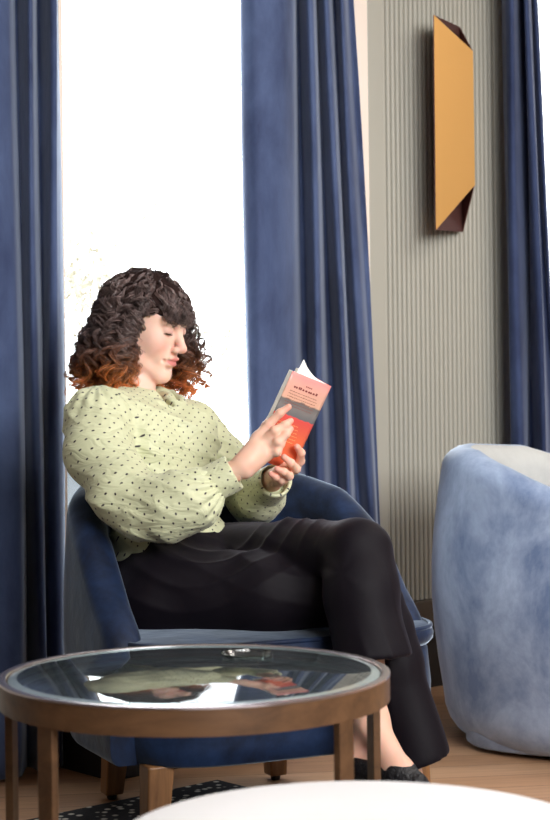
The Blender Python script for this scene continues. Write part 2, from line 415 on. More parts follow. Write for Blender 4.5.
# ------------------------------------------------------------------ armchairs
def armchair(label, c, ang, w_, b_, arm, T, zb, rim, seat_z, mats, legs, outline, bottom_fillet=0.02, bulge=0.01, front_pow=1.0):
    """local frame: +Y is the back of the chair, X lateral; ang turns local -Y to the facing direction"""
    t = empty('armchair', label, 'armchair', (c[0], c[1], 0), ang)
    path = []; n1, n2 = 14, 56
    for i in range(n1): path.append((-w_, -arm+arm*i/n1, 0.5*i/n1*0.36, (-1, 0)))
    for i in range(n2+1):
        a = PI - PI*i/n2
        x, y = w_*math.cos(a), b_*math.sin(a)
        nx, ny = math.cos(a)/w_, math.sin(a)/b_; l = math.hypot(nx, ny)
        path.append((x, y, 0.18+0.64*i/n2, (nx/l, ny/l)))
    for i in range(1, n1+1): path.append((w_, -arm*i/n1, 0.82+0.18*i/n1, (1, 0)))
    rx, rz = zip(*rim)
    V = []; ring = 0
    for (x, y, u, (nx, ny)) in path:
        uu = min(u, 1-u)
        zr = float(np.interp(uu, rx, rz))
        e = min(1.0, (uu/0.05)) if uu < 0.05 else 1.0
        e = math.sqrt(max(0, 1-(1-e)**2)) if e < 1 else 1.0
        h = T/2*(0.35+0.65*e); zr2 = zr-0.02*(1-e)
        sec = []
        nb = 6
        for k in range(nb):        # bottom fillet on the outside
            q = k/(nb-1)*PI/2; fz = bottom_fillet*1.4
            sec.append((T/2-bottom_fillet+bottom_fillet*math.sin(q), zb+fz*(1-math.cos(q))))
        z0 = zb+bottom_fillet*1.4; z1 = max(zr2-h, z0+0.02)
        for k in range(1, 7):
            q = k/7; sec.append((T/2+bulge*math.sin(PI*q)-(T/2-h)*q, z0+(z1-z0)*q))
        for k in range(11):
            q = PI*k/10; sec.append((h*math.cos(q), z1+h*math.sin(q)))
        zi = max(seat_z-0.06, zb+0.01)
        for k in range(1, 5):
            q = k/4; sec.append((-h-0.012*math.sin(PI*q), z1+(zi-z1)*q))
        sec.append((-h, zb)); ring = len(sec)
        for o_, z in sec: V.append((x+nx*o_, y+ny*o_, z))
    Fc = []; L = len(path)
    for i in range(L-1):
        for k in range(ring):
            Fc.append((i*ring+k, i*ring+(k+1) % ring, (i+1)*ring+(k+1) % ring, (i+1)*ring+k))
    Fc.append(tuple(range(ring))); Fc.append(tuple((L-1)*ring+k for k in reversed(range(ring))))
    m = MB().add(V, Fc); sh = m.obj('backrest_shell', mats[0], t, smooth=True)
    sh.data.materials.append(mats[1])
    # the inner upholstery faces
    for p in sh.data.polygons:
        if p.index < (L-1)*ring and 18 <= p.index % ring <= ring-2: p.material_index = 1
    sh.data.set_sharp_from_angle(angle=R(60))
    # seat: D-shaped outline
    def outl(grow=0.0):
        pts = []
        y0, y1, hw, ex = outline[:4]; xo = outline[4] if len(outline) > 4 else 0
        for k in range(72):
            a = 2*PI*k/72; ca, sa_ = math.cos(a), math.sin(a)
            x = xo+(hw+grow)*math.copysign(abs(ca)**(2/ex), ca); yy = math.copysign(abs(sa_)**(2/ex), sa_)
            pts.append((x, (y0+y1)/2+((y1-y0)/2+grow)*yy))
        return pts
    def slab(levels):
        V = []; Fc = []
        for g, z in levels: V += [(x, y, z) for x, y in outl(g)]
        n = 72
        for i in range(len(levels)-1):
            for k in range(n): Fc.append((i*n+k, i*n+(k+1) % n, (i+1)*n+(k+1) % n, (i+1)*n+k))
        Fc.append(tuple(reversed(range(n)))); Fc.append(tuple((len(levels)-1)*n+k for k in range(n)))
        return MB().add(V, Fc)
    sz = seat_z
    slab([(-0.012, zb), (-0.005, zb+0.006), (-0.002, zb+0.04), (0.0, zb+0.12), (-0.006, sz-0.05), (-0.02, sz-0.035)]).obj('seat_base', mats[0], t, smooth=True, auto=70)
    slab([(-0.03, sz-0.045), (-0.004, sz-0.04), (0.004, sz-0.03), (0.006, sz-0.018), (0.003, sz-0.006), (-0.006, sz), (-0.02, sz+0.002), (-0.10, sz+0.006), (-0.2, sz+0.008)]).obj('seat_cushion', mats[0], t, smooth=True, auto=70)
    MB().tube([(x, y, sz-0.002) for x, y in outl(0.0)], 0.0055, 8, closed=True).obj('piping', mats[0], t, smooth=True)
    for (lx, ly) in legs:
        m = MB(); d = Vector((lx, ly, 0)).normalized()*0.018
        top, bot = 0.029, 0.022
        p = []
        for (rr_, z, off) in ((bot, 0.012, 1), (top, zb+0.004, 0)):
            for k in range(4):
                a = PI/4+PI/2*k
                p.append(Vector((lx+rr_*1.41*math.cos(a)+d.x*off, ly+rr_*1.41*math.sin(a)+d.y*off, z)))
        m.hexa(p); lg = m.obj('leg', M['leg'], t, bevel=0.005)
        MB().lathe([(0.010, 0), (0.012, 0.004), (0.012, 0.013)], 16, (lx+d.x, ly+d.y, 0)).obj('glide', M['blackmetal'], lg, auto=40)
    return t
CA = Vector((-0.086, 3.59, 0)); A1 = R(25.5)
RIM1 = [(0, .435), (.09, .52), (.18, .635), (.25, .715), (.32, .748), (.5, .755)]
chair1 = armchair('dark blue velvet tub armchair on wooden legs with the reading woman seated in it', CA, A1, 0.332, 0.345, 0.20, 0.085, 0.185, RIM1, 0.43,
    (M['chair'], M['chair']), ((-.285, -.225), (.30, -.235), (-.19, .27), (.21, .27)), (-.315, .30, .362, 4.0, .022))
RIM2 = [(0, .46), (.09, .58), (.18, .685), (.27, .745), (.36, .79), (.5, .80)]
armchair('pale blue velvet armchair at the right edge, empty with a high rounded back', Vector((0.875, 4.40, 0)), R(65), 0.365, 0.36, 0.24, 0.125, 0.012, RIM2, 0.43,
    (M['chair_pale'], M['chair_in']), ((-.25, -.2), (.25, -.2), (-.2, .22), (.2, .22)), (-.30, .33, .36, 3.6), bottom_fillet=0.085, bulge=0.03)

# ------------------------------------------------------------------ round glass coffee table
TC = Vector((P(195, 676, 2.44).x, 2.44, 0)); TR, TZ = 0.2935, 0.502
def coffee_table():
    t = empty('coffee_table', 'round glass-topped coffee table with a bronze brown rim and flat legs', 'coffee table', TC+Vector((0, 0, .0045)))
    MB().lathe([(TR-0.013, TZ-0.040), (TR, TZ-0.040), (TR, TZ-0.003), (TR-0.013, TZ-0.003)], 128, closed=True).obj('rim', M['rim'], t, auto=30)
    MB().lathe([(TR-0.0125, TZ-0.0035), (TR+0.0005, TZ-0.0035), (TR+0.0005, TZ-0.0005), (TR-0.001, TZ), (TR-0.0110, TZ), (TR-0.0125, TZ-0.001)], 128, closed=True).obj('rim_edge', M['edge'], t, auto=30)
    MB().lathe([(TR-0.030, TZ-0.016), (TR-0.013, TZ-0.016), (TR-0.013, TZ-0.013), (TR-0.030, TZ-0.013)], 128, closed=True).obj('glass_support', M['edge'], t, auto=30)
    g = plain('table_glass', (0.80, 0.93, 0.92), 0.0); b = g.node_tree.nodes['Principled BSDF']
    b.inputs['Transmission Weight'].default_value = 1.0; b.inputs['IOR'].default_value = 1.5
    gp = glass_pane_mat('table_glass_sheet', (0.80, 0.90, 0.90), 1.25, 0.0)
    rg = TR-0.015
    df = N(gp.node_tree, 'ShaderNodeBsdfDiffuse'); df.inputs[0].default_value = (*srgb(190, 205, 215), 1)     # pale haze mixed into the sheet's colour, lightening all of it
    m2_ = N(gp.node_tree, 'ShaderNodeMixShader'); m2_.inputs[0].default_value = 0.035; o_ = gp.node_tree.nodes['Material Output']; sh_ = o_.inputs['Surface'].links[0].from_socket
    gp.node_tree.links.new(sh_, m2_.inputs[1]); gp.node_tree.links.new(df.outputs[0], m2_.inputs[2]); gp.node_tree.links.new(m2_.outputs[0], o_.inputs['Surface'])
    go = MB().lathe([(rg-0.010, TZ-0.012), (rg, TZ-0.008), (rg, TZ-0.003), (rg-0.012, TZ)], 128).obj('glass_top', gp, t, auto=20)
    # the ground bevel round the sheet is bright and frosted
    fm = plain('ground_glass_bevel', srgb(190, 208, 212), 0.18, 0.6)
    MB().lathe([(rg-0.0125, TZ+0.0002), (rg+0.0004, TZ-0.0028), (rg+0.0004, TZ-0.0045), (rg-0.0125, TZ-0.0012)], 128, closed=True).obj('glass_bevel', fm, t, auto=30)
    for a in (-132.5, -41, 173, 17):
        a = R(a); u = Vector((math.cos(a), math.sin(a), 0)); v = Vector((-u.y, u.x, 0))
        o = u*(TR-0.0075); pts = []
        wdt, th = 0.0155, 0.006
        for z in (0, TZ-0.038):
            for su, sv in ((-1, -1), (1, -1), (1, 1), (-1, 1)): pts.append(o+u*th*su+v*wdt*sv+Vector((0, 0, z)))
        MB().hexa(pts).obj('leg', M['rim'], t, bevel=0.0015)
    MB().lathe([(TR-0.016, 0.0), (TR-0.0015, 0.0), (TR-0.0015, 0.012), (TR-0.016, 0.012)], 96, closed=True).obj('base_ring', M['rim'], t, auto=30)
coffee_table()
# small clear dish on the glass
dl = P(248, 655, 2.60); dish = MB().lathe([(0.0, 0.0), (0.036, 0.0), (0.040, 0.002), (0.0425, 0.008), (0.0410, 0.008), (0.037, 0.003), (0.0, 0.002)], 48)
do = dish.obj('glass_dish', glass_pane_mat('clear_dish_glass', (0.96, 0.98, 0.98), 2.0, 0.02), auto=30); do.location = (dl.x, 2.60, TZ+0.0006)
tag(do, 'small clear round dish on the far side of the glass coffee table', 'dish')

# ------------------------------------------------------------------ white side table in the foreground
def white_table():
    r, z = 0.257, 0.4445
    t = empty('side_table', 'white round side table, blurred, in the foreground at the bottom edge', 'side table', (0.087, 1.715, 0.0045))
    prof = [(r-0.02, z-0.028), (r-0.006, z-0.026), (r, z-0.018), (r, z-0.008), (r-0.004, z-0.002), (r-0.010, z), (r*0.5, z)]
    o = MB().lathe(prof, 128).obj('tabletop', M['white'], t, auto=40); o.scale = (1.03, 1, 1)
    MB().lathe([(0.17, 0), (0.172, 0.008), (0.165, 0.014), (0.05, 0.022), (0.030, 0.05), (0.024, 0.2), (0.026, z-0.06), (0.06, z-0.03)], 64).obj('pedestal', M['white'], t, auto=40)
white_table()

# ------------------------------------------------------------------ speckled rug
def rug():
    m, t, b = nt('speckled_rug')
    tc = N(t, 'ShaderNodeTexCoord'); vo = N(t, 'ShaderNodeTexVoronoi', i_Scale=38.0, i_Randomness=0.75); nz = N(t, 'ShaderNodeTexNoise', i_Scale=120.0)
    cr = N(t, 'ShaderNodeValToRGB'); cr.color_ramp.elements[0].position = 0.20; cr.color_ramp.elements[0].color = (*srgb(205, 200, 190), 1)
    cr.color_ramp.elements[1].position = 0.34; cr.color_ramp.elements[1].color = (*srgb(26, 26, 34), 1)
    L = t.links.new; L(tc.outputs['Object'], vo.inputs['Vector']); L(vo.outputs['Distance'], cr.inputs['Fac']); L(cr.outputs['Color'], b.inputs['Base Color'])
    b.inputs['Roughness'].default_value = 0.95
    bp = N(t, 'ShaderNodeBump'); bp.inputs['Strength'].default_value = 0.5; bp.inputs['Distance'].default_value = 0.004
    L(tc.outputs['Object'], nz.inputs['Vector']); L(nz.outputs['Fac'], bp.inputs['Height']); L(bp.outputs['Normal'], b.inputs['Normal'])
    a = Vector((-0.15, 3.93, 0)); d = WDIR; n = WN
    mb = MB(); mb.hexa([a, a-d*1.7, a-d*1.7+n*1.9, a+n*1.9, a+Vector((0, 0, .004)), a-d*1.7+Vector((0, 0, .004)), a-d*1.7+n*1.9+Vector((0, 0, .004)), a+n*1.9+Vector((0, 0, .004))])
    tag(mb.obj('rug', m, bevel=0.003), 'black rug with white speckles under the glass coffee table, bottom left', 'rug')
rug()

# ================================================================== implicit surfaces for the figure
class Field:
    def __init__(s, lo, hi, h):
        s.lo = np.array(lo, float); s.h = h
        s.n = np.ceil((np.array(hi)-s.lo)/h).astype(int)+1
        s.F = np.full(tuple(s.n), 1.0, np.float32)
    def _sub(s, lo, hi, m):
        a = np.maximum(np.floor((lo-m-s.lo)/s.h).astype(int), 0); b = np.minimum(np.ceil((hi+m-s.lo)/s.h).astype(int)+1, s.n)
        if np.any(b <= a): return None
        sl = tuple(slice(x, y) for x, y in zip(a, b))
        ax = [s.lo[i]+s.h*np.arange(a[i], b[i]) for i in range(3)]
        return sl, ax[0][:, None, None], ax[1][None, :, None], ax[2][None, None, :]
    def _mix(s, sl, d, k, op):
        A = s.F[sl]; d = d.astype(np.float32)
        if op == 'add':
            if k > 0:
                h = np.maximum(k-np.abs(A-d), 0)/k; s.F[sl] = np.minimum(A, d)-h*h*k*0.25
            else: s.F[sl] = np.minimum(A, d)
        else:
            d = -d
            if k > 0:
                h = np.maximum(k-np.abs(A-d), 0)/k; s.F[sl] = np.maximum(A, d)+h*h*k*0.25
            else: s.F[sl] = np.maximum(A, d)
    def cap(s, a, b, ra, rb, k=0.01, op='add', flat=None, m=0.05):
        a = np.array(a, float); b = np.array(b, float); R_ = max(ra, rb)
        q = s._sub(np.minimum(a, b)-R_*1.1, np.maximum(a, b)+R_*1.1, m)
        if q is None: return s
        sl, X, Y, Z = q; d = b-a; L2 = max(d@d, 1e-12)
        x, y, z = X-a[0], Y-a[1], Z-a[2]
        t = np.clip((x*d[0]+y*d[1]+z*d[2])/L2, 0, 1)
        x = x-t*d[0]; y = y-t*d[1]; z = z-t*d[2]
        if flat is not None:
            n, f = flat; n = np.array(n, float); n /= np.linalg.norm(n)
            c = (x*n[0]+y*n[1]+z*n[2])*(1/f-1)
            x = x+c*n[0]; y = y+c*n[1]; z = z+c*n[2]
        s._mix(sl, np.sqrt(x*x+y*y+z*z)-(ra+(rb-ra)*t), k, op); return s
    def ell(s, c, r, ax=None, k=0.01, op='add', m=0.05):
        c = np.array(c, float); r = np.array(r, float); A = np.eye(3) if ax is None else np.array(ax, float)
        R_ = r.max()
        q = s._sub(c-R_, c+R_, m)
        if q is None: return s
        sl, X, Y, Z = q; x, y, z = X-c[0], Y-c[1], Z-c[2]
        k0 = 0; k1 = 0
        for i in range(3):
            u = (x*A[i, 0]+y*A[i, 1]+z*A[i, 2]); k0 = k0+(u/r[i])**2; k1 = k1+(u/r[i]**2)**2
        k0 = np.sqrt(k0); k1 = np.sqrt(k1)+1e-9
        s._mix(sl, k0*(k0-1)/k1, k, op); return s
    def chain(s, pts, rs, k=0.01, **kw):
        for i in range(len(pts)-1): s.cap(pts[i], pts[i+1], rs[i], rs[i+1], k, **kw)
        return s
    def cut(s, p, n, k=0.0, region=None):
        """remove everything on the +n side of the plane, within region (center, radius)"""
        p = np.array(p, float); n = np.array(n, float); n /= np.linalg.norm(n)
        c, r = region; q = s._sub(np.array(c)-r, np.array(c)+r, 0)
        if q is None: return s
        sl, X, Y, Z = q
        d = ((X-p[0])*n[0]+(Y-p[1])*n[1]+(Z-p[2])*n[2]).astype(np.float32)
        s.F[sl] = np.maximum(s.F[sl], d); return s
    def mesh(s, smooth=1):
        F_ = s.F; S = F_ < 0
        c = np.zeros(tuple(s.n-1), np.uint8)
        for i in (0, 1):
            for j in (0, 1):
                for k in (0, 1): c += S[i:S.shape[0]-1+i, j:S.shape[1]-1+j, k:S.shape[2]-1+k]
        act = np.argwhere((c > 0) & (c < 8)); idx = np.full(c.shape, -1, np.int32); idx[tuple(act.T)] = np.arange(len(act))
        acc = np.zeros((len(act), 3)); cnt = np.zeros(len(act))
        cor = [(i, j, k) for i in (0, 1) for j in (0, 1) for k in (0, 1)]
        for A in cor:
            for ax in range(3):
                if A[ax]: continue
                B = list(A); B[ax] = 1
                va = F_[tuple((act+A).T)]; vb = F_[tuple((act+B).T)]
                x = (va < 0) != (vb < 0); t = np.where(x, va/np.where(x, va-vb, 1), 0)
                p = np.tile(np.array(A, float), (len(act), 1)); p[:, ax] = t
                acc[x] += p[x]; cnt[x] += 1
        V = (act+acc/cnt[:, None])*s.h+s.lo
        Q = []
        for ax in range(3):
            o = [a for a in range(3) if a != ax]
            sl0 = [slice(1, -1)]*3; sl1 = [slice(1, -1)]*3; sl0[ax] = slice(0, -1); sl1[ax] = slice(1, None)
            a = S[tuple(sl0)]; b = S[tuple(sl1)]
            e = np.argwhere(a != b); off = np.ones(3, int); off[ax] = 0; g = e+off
            ins = a[tuple(e.T)]
            q = []
            for (du, dv) in ((0, 0), (1, 0), (1, 1), (0, 1)):
                r = g.copy(); r[:, o[0]] -= du; r[:, o[1]] -= dv; q.append(idx[tuple(r.T)])
            q = np.stack(q, 1); flip = ins if ax != 1 else ~ins
            q[~flip] = q[~flip][:, ::-1]; Q.append(q)
        Q = np.concatenate(Q); Q = Q[(Q >= 0).all(1)]
        Q = Q[:, ::-1]
        for _ in range(smooth): V = relax(V, Q, 0.5)
        # make sure the faces look outwards
        n = vnorm(V, Q); j = rng.integers(0, len(V), 400)
        g = np.clip(np.round((V[j]+n[j]*s.h*1.5-s.lo)/s.h).astype(int), 0, s.n-1)
        if (F_[tuple(g.T)] < 0).mean() > 0.5: Q = Q[:, ::-1]
        return V, Q
def relax(V, Q, f):
    n = len(V); acc = np.zeros((n, 3)); cnt = np.zeros(n)
    for a, b in ((0, 1), (1, 2), (2, 3), (3, 0)):
        for i, j in ((a, b), (b, a)):
            cnt += np.bincount(Q[:, i], minlength=n)
            for c in range(3): acc[:, c] += np.bincount(Q[:, i], V[Q[:, j], c], minlength=n)
    cnt = np.maximum(cnt, 1)
    return V*(1-f)+f*acc/cnt[:, None]
def vnorm(V, Q):
    fn = np.cross(V[Q[:, 2]]-V[Q[:, 0]], V[Q[:, 3]]-V[Q[:, 1]]); n = np.zeros_like(V)
    for i in range(4):
        for c in range(3): n[:, c] += np.bincount(Q[:, i], fn[:, c], minlength=len(V))
    return n/np.maximum(np.linalg.norm(n, axis=1), 1e-12)[:, None]
def join(parts):
    V = []; Q = []; k = 0
    for v, q in parts: V.append(v); Q.append(q+k); k += len(v)
    return np.concatenate(V), np.concatenate(Q)
def fast_obj(name, V, Q, mat, parent=None, col=None, uv=None):
    me = bpy.data.meshes.new(name); V = np.asarray(V, np.float32); Q = np.asarray(Q, np.int32); k = Q.shape[1]
    me.vertices.add(len(V)); me.vertices.foreach_set('co', V.ravel())
    me.loops.add(Q.size); me.loops.foreach_set('vertex_index', Q.ravel())
    me.polygons.add(len(Q)); me.polygons.foreach_set('loop_start', np.arange(len(Q), dtype=np.int32)*k)
    me.update(calc_edges=True)
    me.polygons.foreach_set('use_smooth', np.ones(len(Q), bool))
    if col is not None:
        a = me.color_attributes.new('tone', 'FLOAT_COLOR', 'POINT'); a.data.foreach_set('color', np.c_[col, np.ones(len(V))].astype(np.float32).ravel())
    if uv is not None:
        u = me.uv_layers.new(name='cloth'); u.data.foreach_set('uv', np.asarray(uv, np.float32).ravel())
    if mat: me.materials.append(mat)
    o = bpy.data.objects.new(name, me); COL.objects.link(o)
    if parent: o.parent = parent
    return o
def seg(V, a, b):
    a = np.array(a); b = np.array(b); d = b-a; t = np.clip(((V-a)@d)/(d@d), 0, 1); q = V-a-t[:, None]*d
    return t, q, np.linalg.norm(q, axis=1)
def noise(V, f, seed, n=7):
    r = np.random.default_rng(seed); o = np.zeros(len(V))
    for i in range(n):
        k = r.normal(size=3); k /= np.linalg.norm(k); o += np.sin(V@k*f*r.uniform(.6, 1.6)+r.uniform(0, 6.28))
    return o/math.sqrt(n)
def crease(V, dirn, f, seed, warp=1.2, wf=0.3):
    """ridged folds whose crests run across dirn, wandering"""
    d = np.array(dirn, float); d /= np.linalg.norm(d)
    ph = V@d*f+warp*noise(V, f*wf, seed)
    return (1-np.abs(np.sin(ph)))**1.6*np.clip(noise(V, f*0.25, seed+9)*0.7+0.55, 0, 1)

# ------------------------------------------------------------------ the woman
woman = empty('person', 'curly-haired woman in a green dotted blouse and dark trousers, seated cross-legged reading', 'person', (CA.x, CA.y, 0.0))
WI = np.array(woman.location)
HC = VP(145, 325, 3.82)                      # middle of the head
az, pt = R(-26), R(17)
hf = np.array([math.cos(pt)*math.cos(az), math.cos(pt)*math.sin(az), -math.sin(pt)])
hl = np.array([-math.sin(az), math.cos(az), 0.0])         # her left (away from the camera)
hu = np.cross(hf, hl)
HA = np.array([hf, hl, hu])
def H(x, y, z): return HC+hf*x+hl*y+hu*z
def build_head():
    Fd = Field(HC-np.array([.15, .14, .21]), HC+np.array([.17, .14, .15]), 0.0019)
    e = lambda c, r, k=0.015, op='add': Fd.ell(H(*c), r, HA, k, op, m=0.03)
    e((-.018, 0, .032), (.096, .074, .086)); e((.028, 0, .040), (.062, .060, .060), .03); e((.026, 0, -.020), (.060, .060, .082), .03)
    for sd in (1, -1):
        Fd.cap(H(.002, sd*.052, -.035), H(.022, sd*.046, -.072), .018, .015, .03, m=.03)
        Fd.cap(H(.022, sd*.044, -.072), H(.072, sd*.012, -.100), .016, .016, .03, m=.03)
        e((.056, sd*.034, -.026), (.030, .028, .030), .025)
    e((.074, 0, -.099), (.018, .021, .017), .02)
    e((.076, 0, -.060), (.020, .030, .026), .02)
    for sd in (1, -1):
        e((.094, sd*.031, .008), (.014, .019, .012), .014, 'sub')
        Fd.cap(H(.089, sd*.012, .026), H(.080, sd*.045, .027), .009, .008, .014, m=.03)
    Fd.cap(H(.086, 0, .018), H(.112, 0, -.026), .0075, .0100, .014, m=.03)
    e((.1125, 0, -.0285), (.0100, .0098, .0088), .008)
    for sd in (1, -1):
        e((.102, sd*.0115, -.034), (.010, .0075, .0075), .006)
        e((.108, sd*.0065, -.0425), (.0045, .003, .004), .003, 'sub')
        e((.078, sd*.031, .007), (.0145, .0155, .0135), .004)                      # eyelids
        Fd.cap(H(.0925, sd*.021, -.0005), H(.0885, sd*.044, -.0010), .0016, .0016, .0015, op='sub', m=.01)
        # ear
        e((-.012, sd*.077, -.005), (.018, .008, .030), .008); e((-.006, sd*.083, -.002), (.009, .006, .016), .004, 'sub')
        # lip corners
        e((.0855, sd*.025, -.064), (.004, .004, .004), .006, 'sub')
    e((.0975, 0, -.0555), (.0085, .021, .0055), .006); e((.095, 0, -.0690), (.0085, .018, .0070), .006)
    Fd.cap(H(.1045, -.020, -.0625), H(.1075, 0, -.0618), .0016, .0018, .003, op='sub', m=.01); Fd.cap(H(.1045, .020, -.0625), H(.1075, 0, -.0618), .0016, .0018, .003, op='sub', m=.01)
    e((.093, 0, -.0815), (.006, .016, .004), .008, 'sub'); 
    nb = VP(138, 412, 3.80)
    Fd.cap(H(-.022, 0, -.045), nb, .044, .047, .012, m=.04)
    Fd.cap(H(.008, 0, -.076), nb+np.array([.016, -.016, .0]), .016, .022, .012, m=.04)
    V, Q = Fd.mesh(1)
    L = (V-HC)@HA.T; x, y, z = L.T
    base = np.array(srgb(236, 196, 178)); C = np.tile(base, (len(V), 1))
    def blend(wt, c): nonlocal C; wt = np.clip(wt, 0, 1)[:, None]; C = C*(1-wt)+np.array(c)*wt
    g = lambda cx, cy, cz, r: np.exp(-(((x-cx)/r[0])**2+((np.abs(y)-cy)/r[1])**2+((z-cz)/r[2])**2))
    blend(.55*g(.068, .042, -.028, (.04, .022, .022)), srgb(226, 148, 138))
    blend(.55*g(.115, 0, -.03, (.02, .016, .014)), srgb(222, 146, 134))
    lip = (np.clip(1-((y/.023)**2+((z+.0622)/.0125)**2), 0, 1)*3)*(x > .085)
    blend(lip*.85, srgb(208, 128, 122))
    blend(.5*g(.09, .031, .004, (.02, .018, .011)), srgb(206, 150, 142))
    lash = np.exp(-((z+.0008)/.0022)**2)*np.exp(-((np.abs(y)-.032)/.013)**6)*(x > .08)
    blend(lash*1.2, srgb(40, 28, 26))
    return V, Q, C
hands = {}
def skin(c): return np.array(c)
def build_body():
    parts = []; cols = []
    hv = build_head(); parts.append(hv[:2]); cols.append(hv[2])
    base = np.array(srgb(233, 188, 166))
    # ---- coarse torso, arms, hips and thighs under the clothes
    Fb = Field((-.60, 3.05, .35), (.40, 4.15, 1.02), 0.008)
    Fb.chain([PEL, WAI, CHE], [.085, .065, .075], .04); Fb.cap(SHR, SHL, .028, .028, .04); Fb.cap(CHE+np.array([0, 0, .04]), VP(139, 410, 3.80), .05, .046, .04)
    Fb.chain([SHR, VP(103, 458, 3.54), ELR, WRR], [.034, .036, .032, .024], .02); Fb.chain([SHL, ELL, WRL], [.034, .032, .023], .02)
    Fb.chain([HIR, KNR], [.055, .042], .02); Fb.chain([HIL, KNL], [.055, .040], .02)
    v, q = Fb.mesh(2); parts.append((v, q)); cols.append(np.tile(base, (len(v), 1)))
    # ---- lower legs and feet
    for K, A, heel, ball, toe in ((KNL, ANL, HEL, BAL, TOL), (KNR, ANR, HER, BAR, TOR)):
        lo = np.min([K, A, heel, toe], 0)-.08; hi = np.max([K, A, heel, toe], 0)+.08
        Ff = Field(lo, hi, .0035); mid = K*.6+A*.4+np.array([-.012, .02, 0])
        Ff.chain([K, mid, A], [.050, .047, .0285], .02); Ff.cap(A, heel, .027, .024, .02); Ff.cap(A+np.array([0, 0, -.01]), ball, .029, .026, .025); Ff.cap(heel, ball, .022, .024, .02)
        Ff.cap(ball, toe, .025, .016, .02); Ff.ell(A+np.array([-.012, -.022, -.012]), (.012, .010, .013), None, .012)
        Ff.ell(A+np.array([.018, .018, -.006]), (.012, .010, .012), None, .012)
        v, q = Ff.mesh(1); parts.append((v, q))
        t = np.clip((A[2]-v[:, 2])/.12, 0, 1)[:, None]; cols.append(base*(1-t*.35)+np.array(srgb(226, 160, 140))*t*.35)
    # ---- hands
    for pts in (HAND_R, HAND_L):
        allp = np.concatenate([np.array([p for p, r in ch]) for ch in pts['chains']])
        Fh = Field(allp.min(0)-.035, allp.max(0)+.035, .0014)
        for ch in pts['palm']:
            P_ = [c[0] for c in ch]; r_ = [c[1] for c in ch]; Fh.chain(P_, r_, .010, m=.02)
        for ch in pts['chains'][len(pts['palm']):] if False else pts['fingers']:
            P_ = [c[0] for c in ch]; r_ = [c[1] for c in ch]
            tmp = Fh
            for i in range(len(P_)-1): tmp.cap(P_[i], P_[i+1], r_[i], r_[i+1], .005 if i else .008, m=.015)
            for i in range(1, len(P_)-1): tmp.ell(P_[i], [r_[i]*1.0]*3, None, .003, m=.01)
        v, q = Fh.mesh(1); c = np.tile(base, (len(v), 1))
        for ch in pts['fingers']:
            tip = ch[-1][0]; d = np.linalg.norm(v-tip, axis=1); wt = (np.exp(-(d/.013)**2)*.55)[:, None]
            c = c*(1-wt)+np.array(srgb(222, 128, 116))*wt
            for kp, kr in ch[1:-1]:
                d = np.linalg.norm(v-kp, axis=1); wt = (np.exp(-(d/.008)**2)*.25)[:, None]; c = c*(1-wt)+np.array(srgb(214, 130, 116))*wt
        parts.append((v, q)); cols.append(c)
    V, Q = join(parts); C = np.concatenate(cols)
    m, t, b = nt('skin')
    at = N(t, 'ShaderNodeVertexColor', layer_name='tone'); t.links.new(at.outputs['Color'], b.inputs['Base Color'])
    b.inputs['Roughness'].default_value = 0.5; b.inputs['Subsurface Weight'].default_value = 0.25
    b.inputs['Subsurface Radius'].default_value = (0.9, 0.35, 0.2); b.inputs['Subsurface Scale'].default_value = 0.008
    b.inputs['Specular IOR Level'].default_value = 0.4
    tc = N(t, 'ShaderNodeTexCoord'); nz = N(t, 'ShaderNodeTexNoise', i_Scale=260.0); bp = N(t, 'ShaderNodeBump'); bp.inputs['Strength'].default_value = .08; bp.inputs['Distance'].default_value = .001
    t.links.new(tc.outputs['Object'], nz.inputs['Vector']); t.links.new(nz.outputs['Fac'], bp.inputs['Height']); t.links.new(bp.outputs['Normal'], b.inputs['Normal'])
    bo = fast_obj('body', V-WI, Q, m, woman, C)
    # eyes set behind the lids
    wm = plain('eye_white', srgb(225, 220, 215), 0.2); im = plain('iris_blue', srgb(90, 110, 130), 0.2)
    for sd in (1, -1):
        c = Vector(H(.0778, sd*.031, .0063)-WI); mb = MB(); mb.lathe([(.0132*math.sin(a), .0132*math.cos(a)) for a in np.linspace(0.02, PI-.02, 14)], 20, c)
        e = mb.obj('eye', wm, bo, smooth=True)
        d = Vector(hf*0.93-hu*0.30).normalized(); x = d.orthogonal().normalized(); y_ = d.cross(x)
        mi = MB(); mi.add([c+d*.0133]+[c+d*.0118+(x*math.cos(a)+y_*math.sin(a))*.0062 for a in np.linspace(0, 2*PI, 18, endpoint=False)], [(0, i+1, (i+1) % 18+1) for i in range(18)])
        mi.obj('iris', im, bo, smooth=True)
    lm = plain('dark_lashes', srgb(34, 24, 24), 0.6)
    for sd in (1, -1):
        pts = []
        for k in range(11):
            a = R(-52+112*k/10); pts.append(Vector(H(.0782+.0150*math.cos(a), sd*(.031+.0160*math.sin(a)), .0012-.0022*math.cos(a)+.0016*(k/10)**2)-WI))
        MB().tube(pts, [.0003, .0007, .0009, .0010, .0011, .0012, .0012, .0012, .0011, .0009, .0004], 6).obj('eyelashes', lm, bo, smooth=True)
    # brows
    bm_ = plain('brow_hair', srgb(58, 38, 30), 0.7); rr = random.Random(3)
    for sd in (1, -1):
        mb = MB()
        for i in range(70):
            u = rr.random(); p = H(.0975-.012*u*u, sd*(.012+.034*u), .0275+.006*math.sin(u*2.4)+rr.uniform(-.002, .002))
            q_ = p+hl*sd*.006+hu*.002*(1-1.5*u)-hf*.001; mb.tube([p-WI, (p+q_)/2+hf*.0012-WI, q_-WI], [.0005, .0004, .0002], 3)
        mb.obj('eyebrow', bm_, bo, fix=False)
    return bo

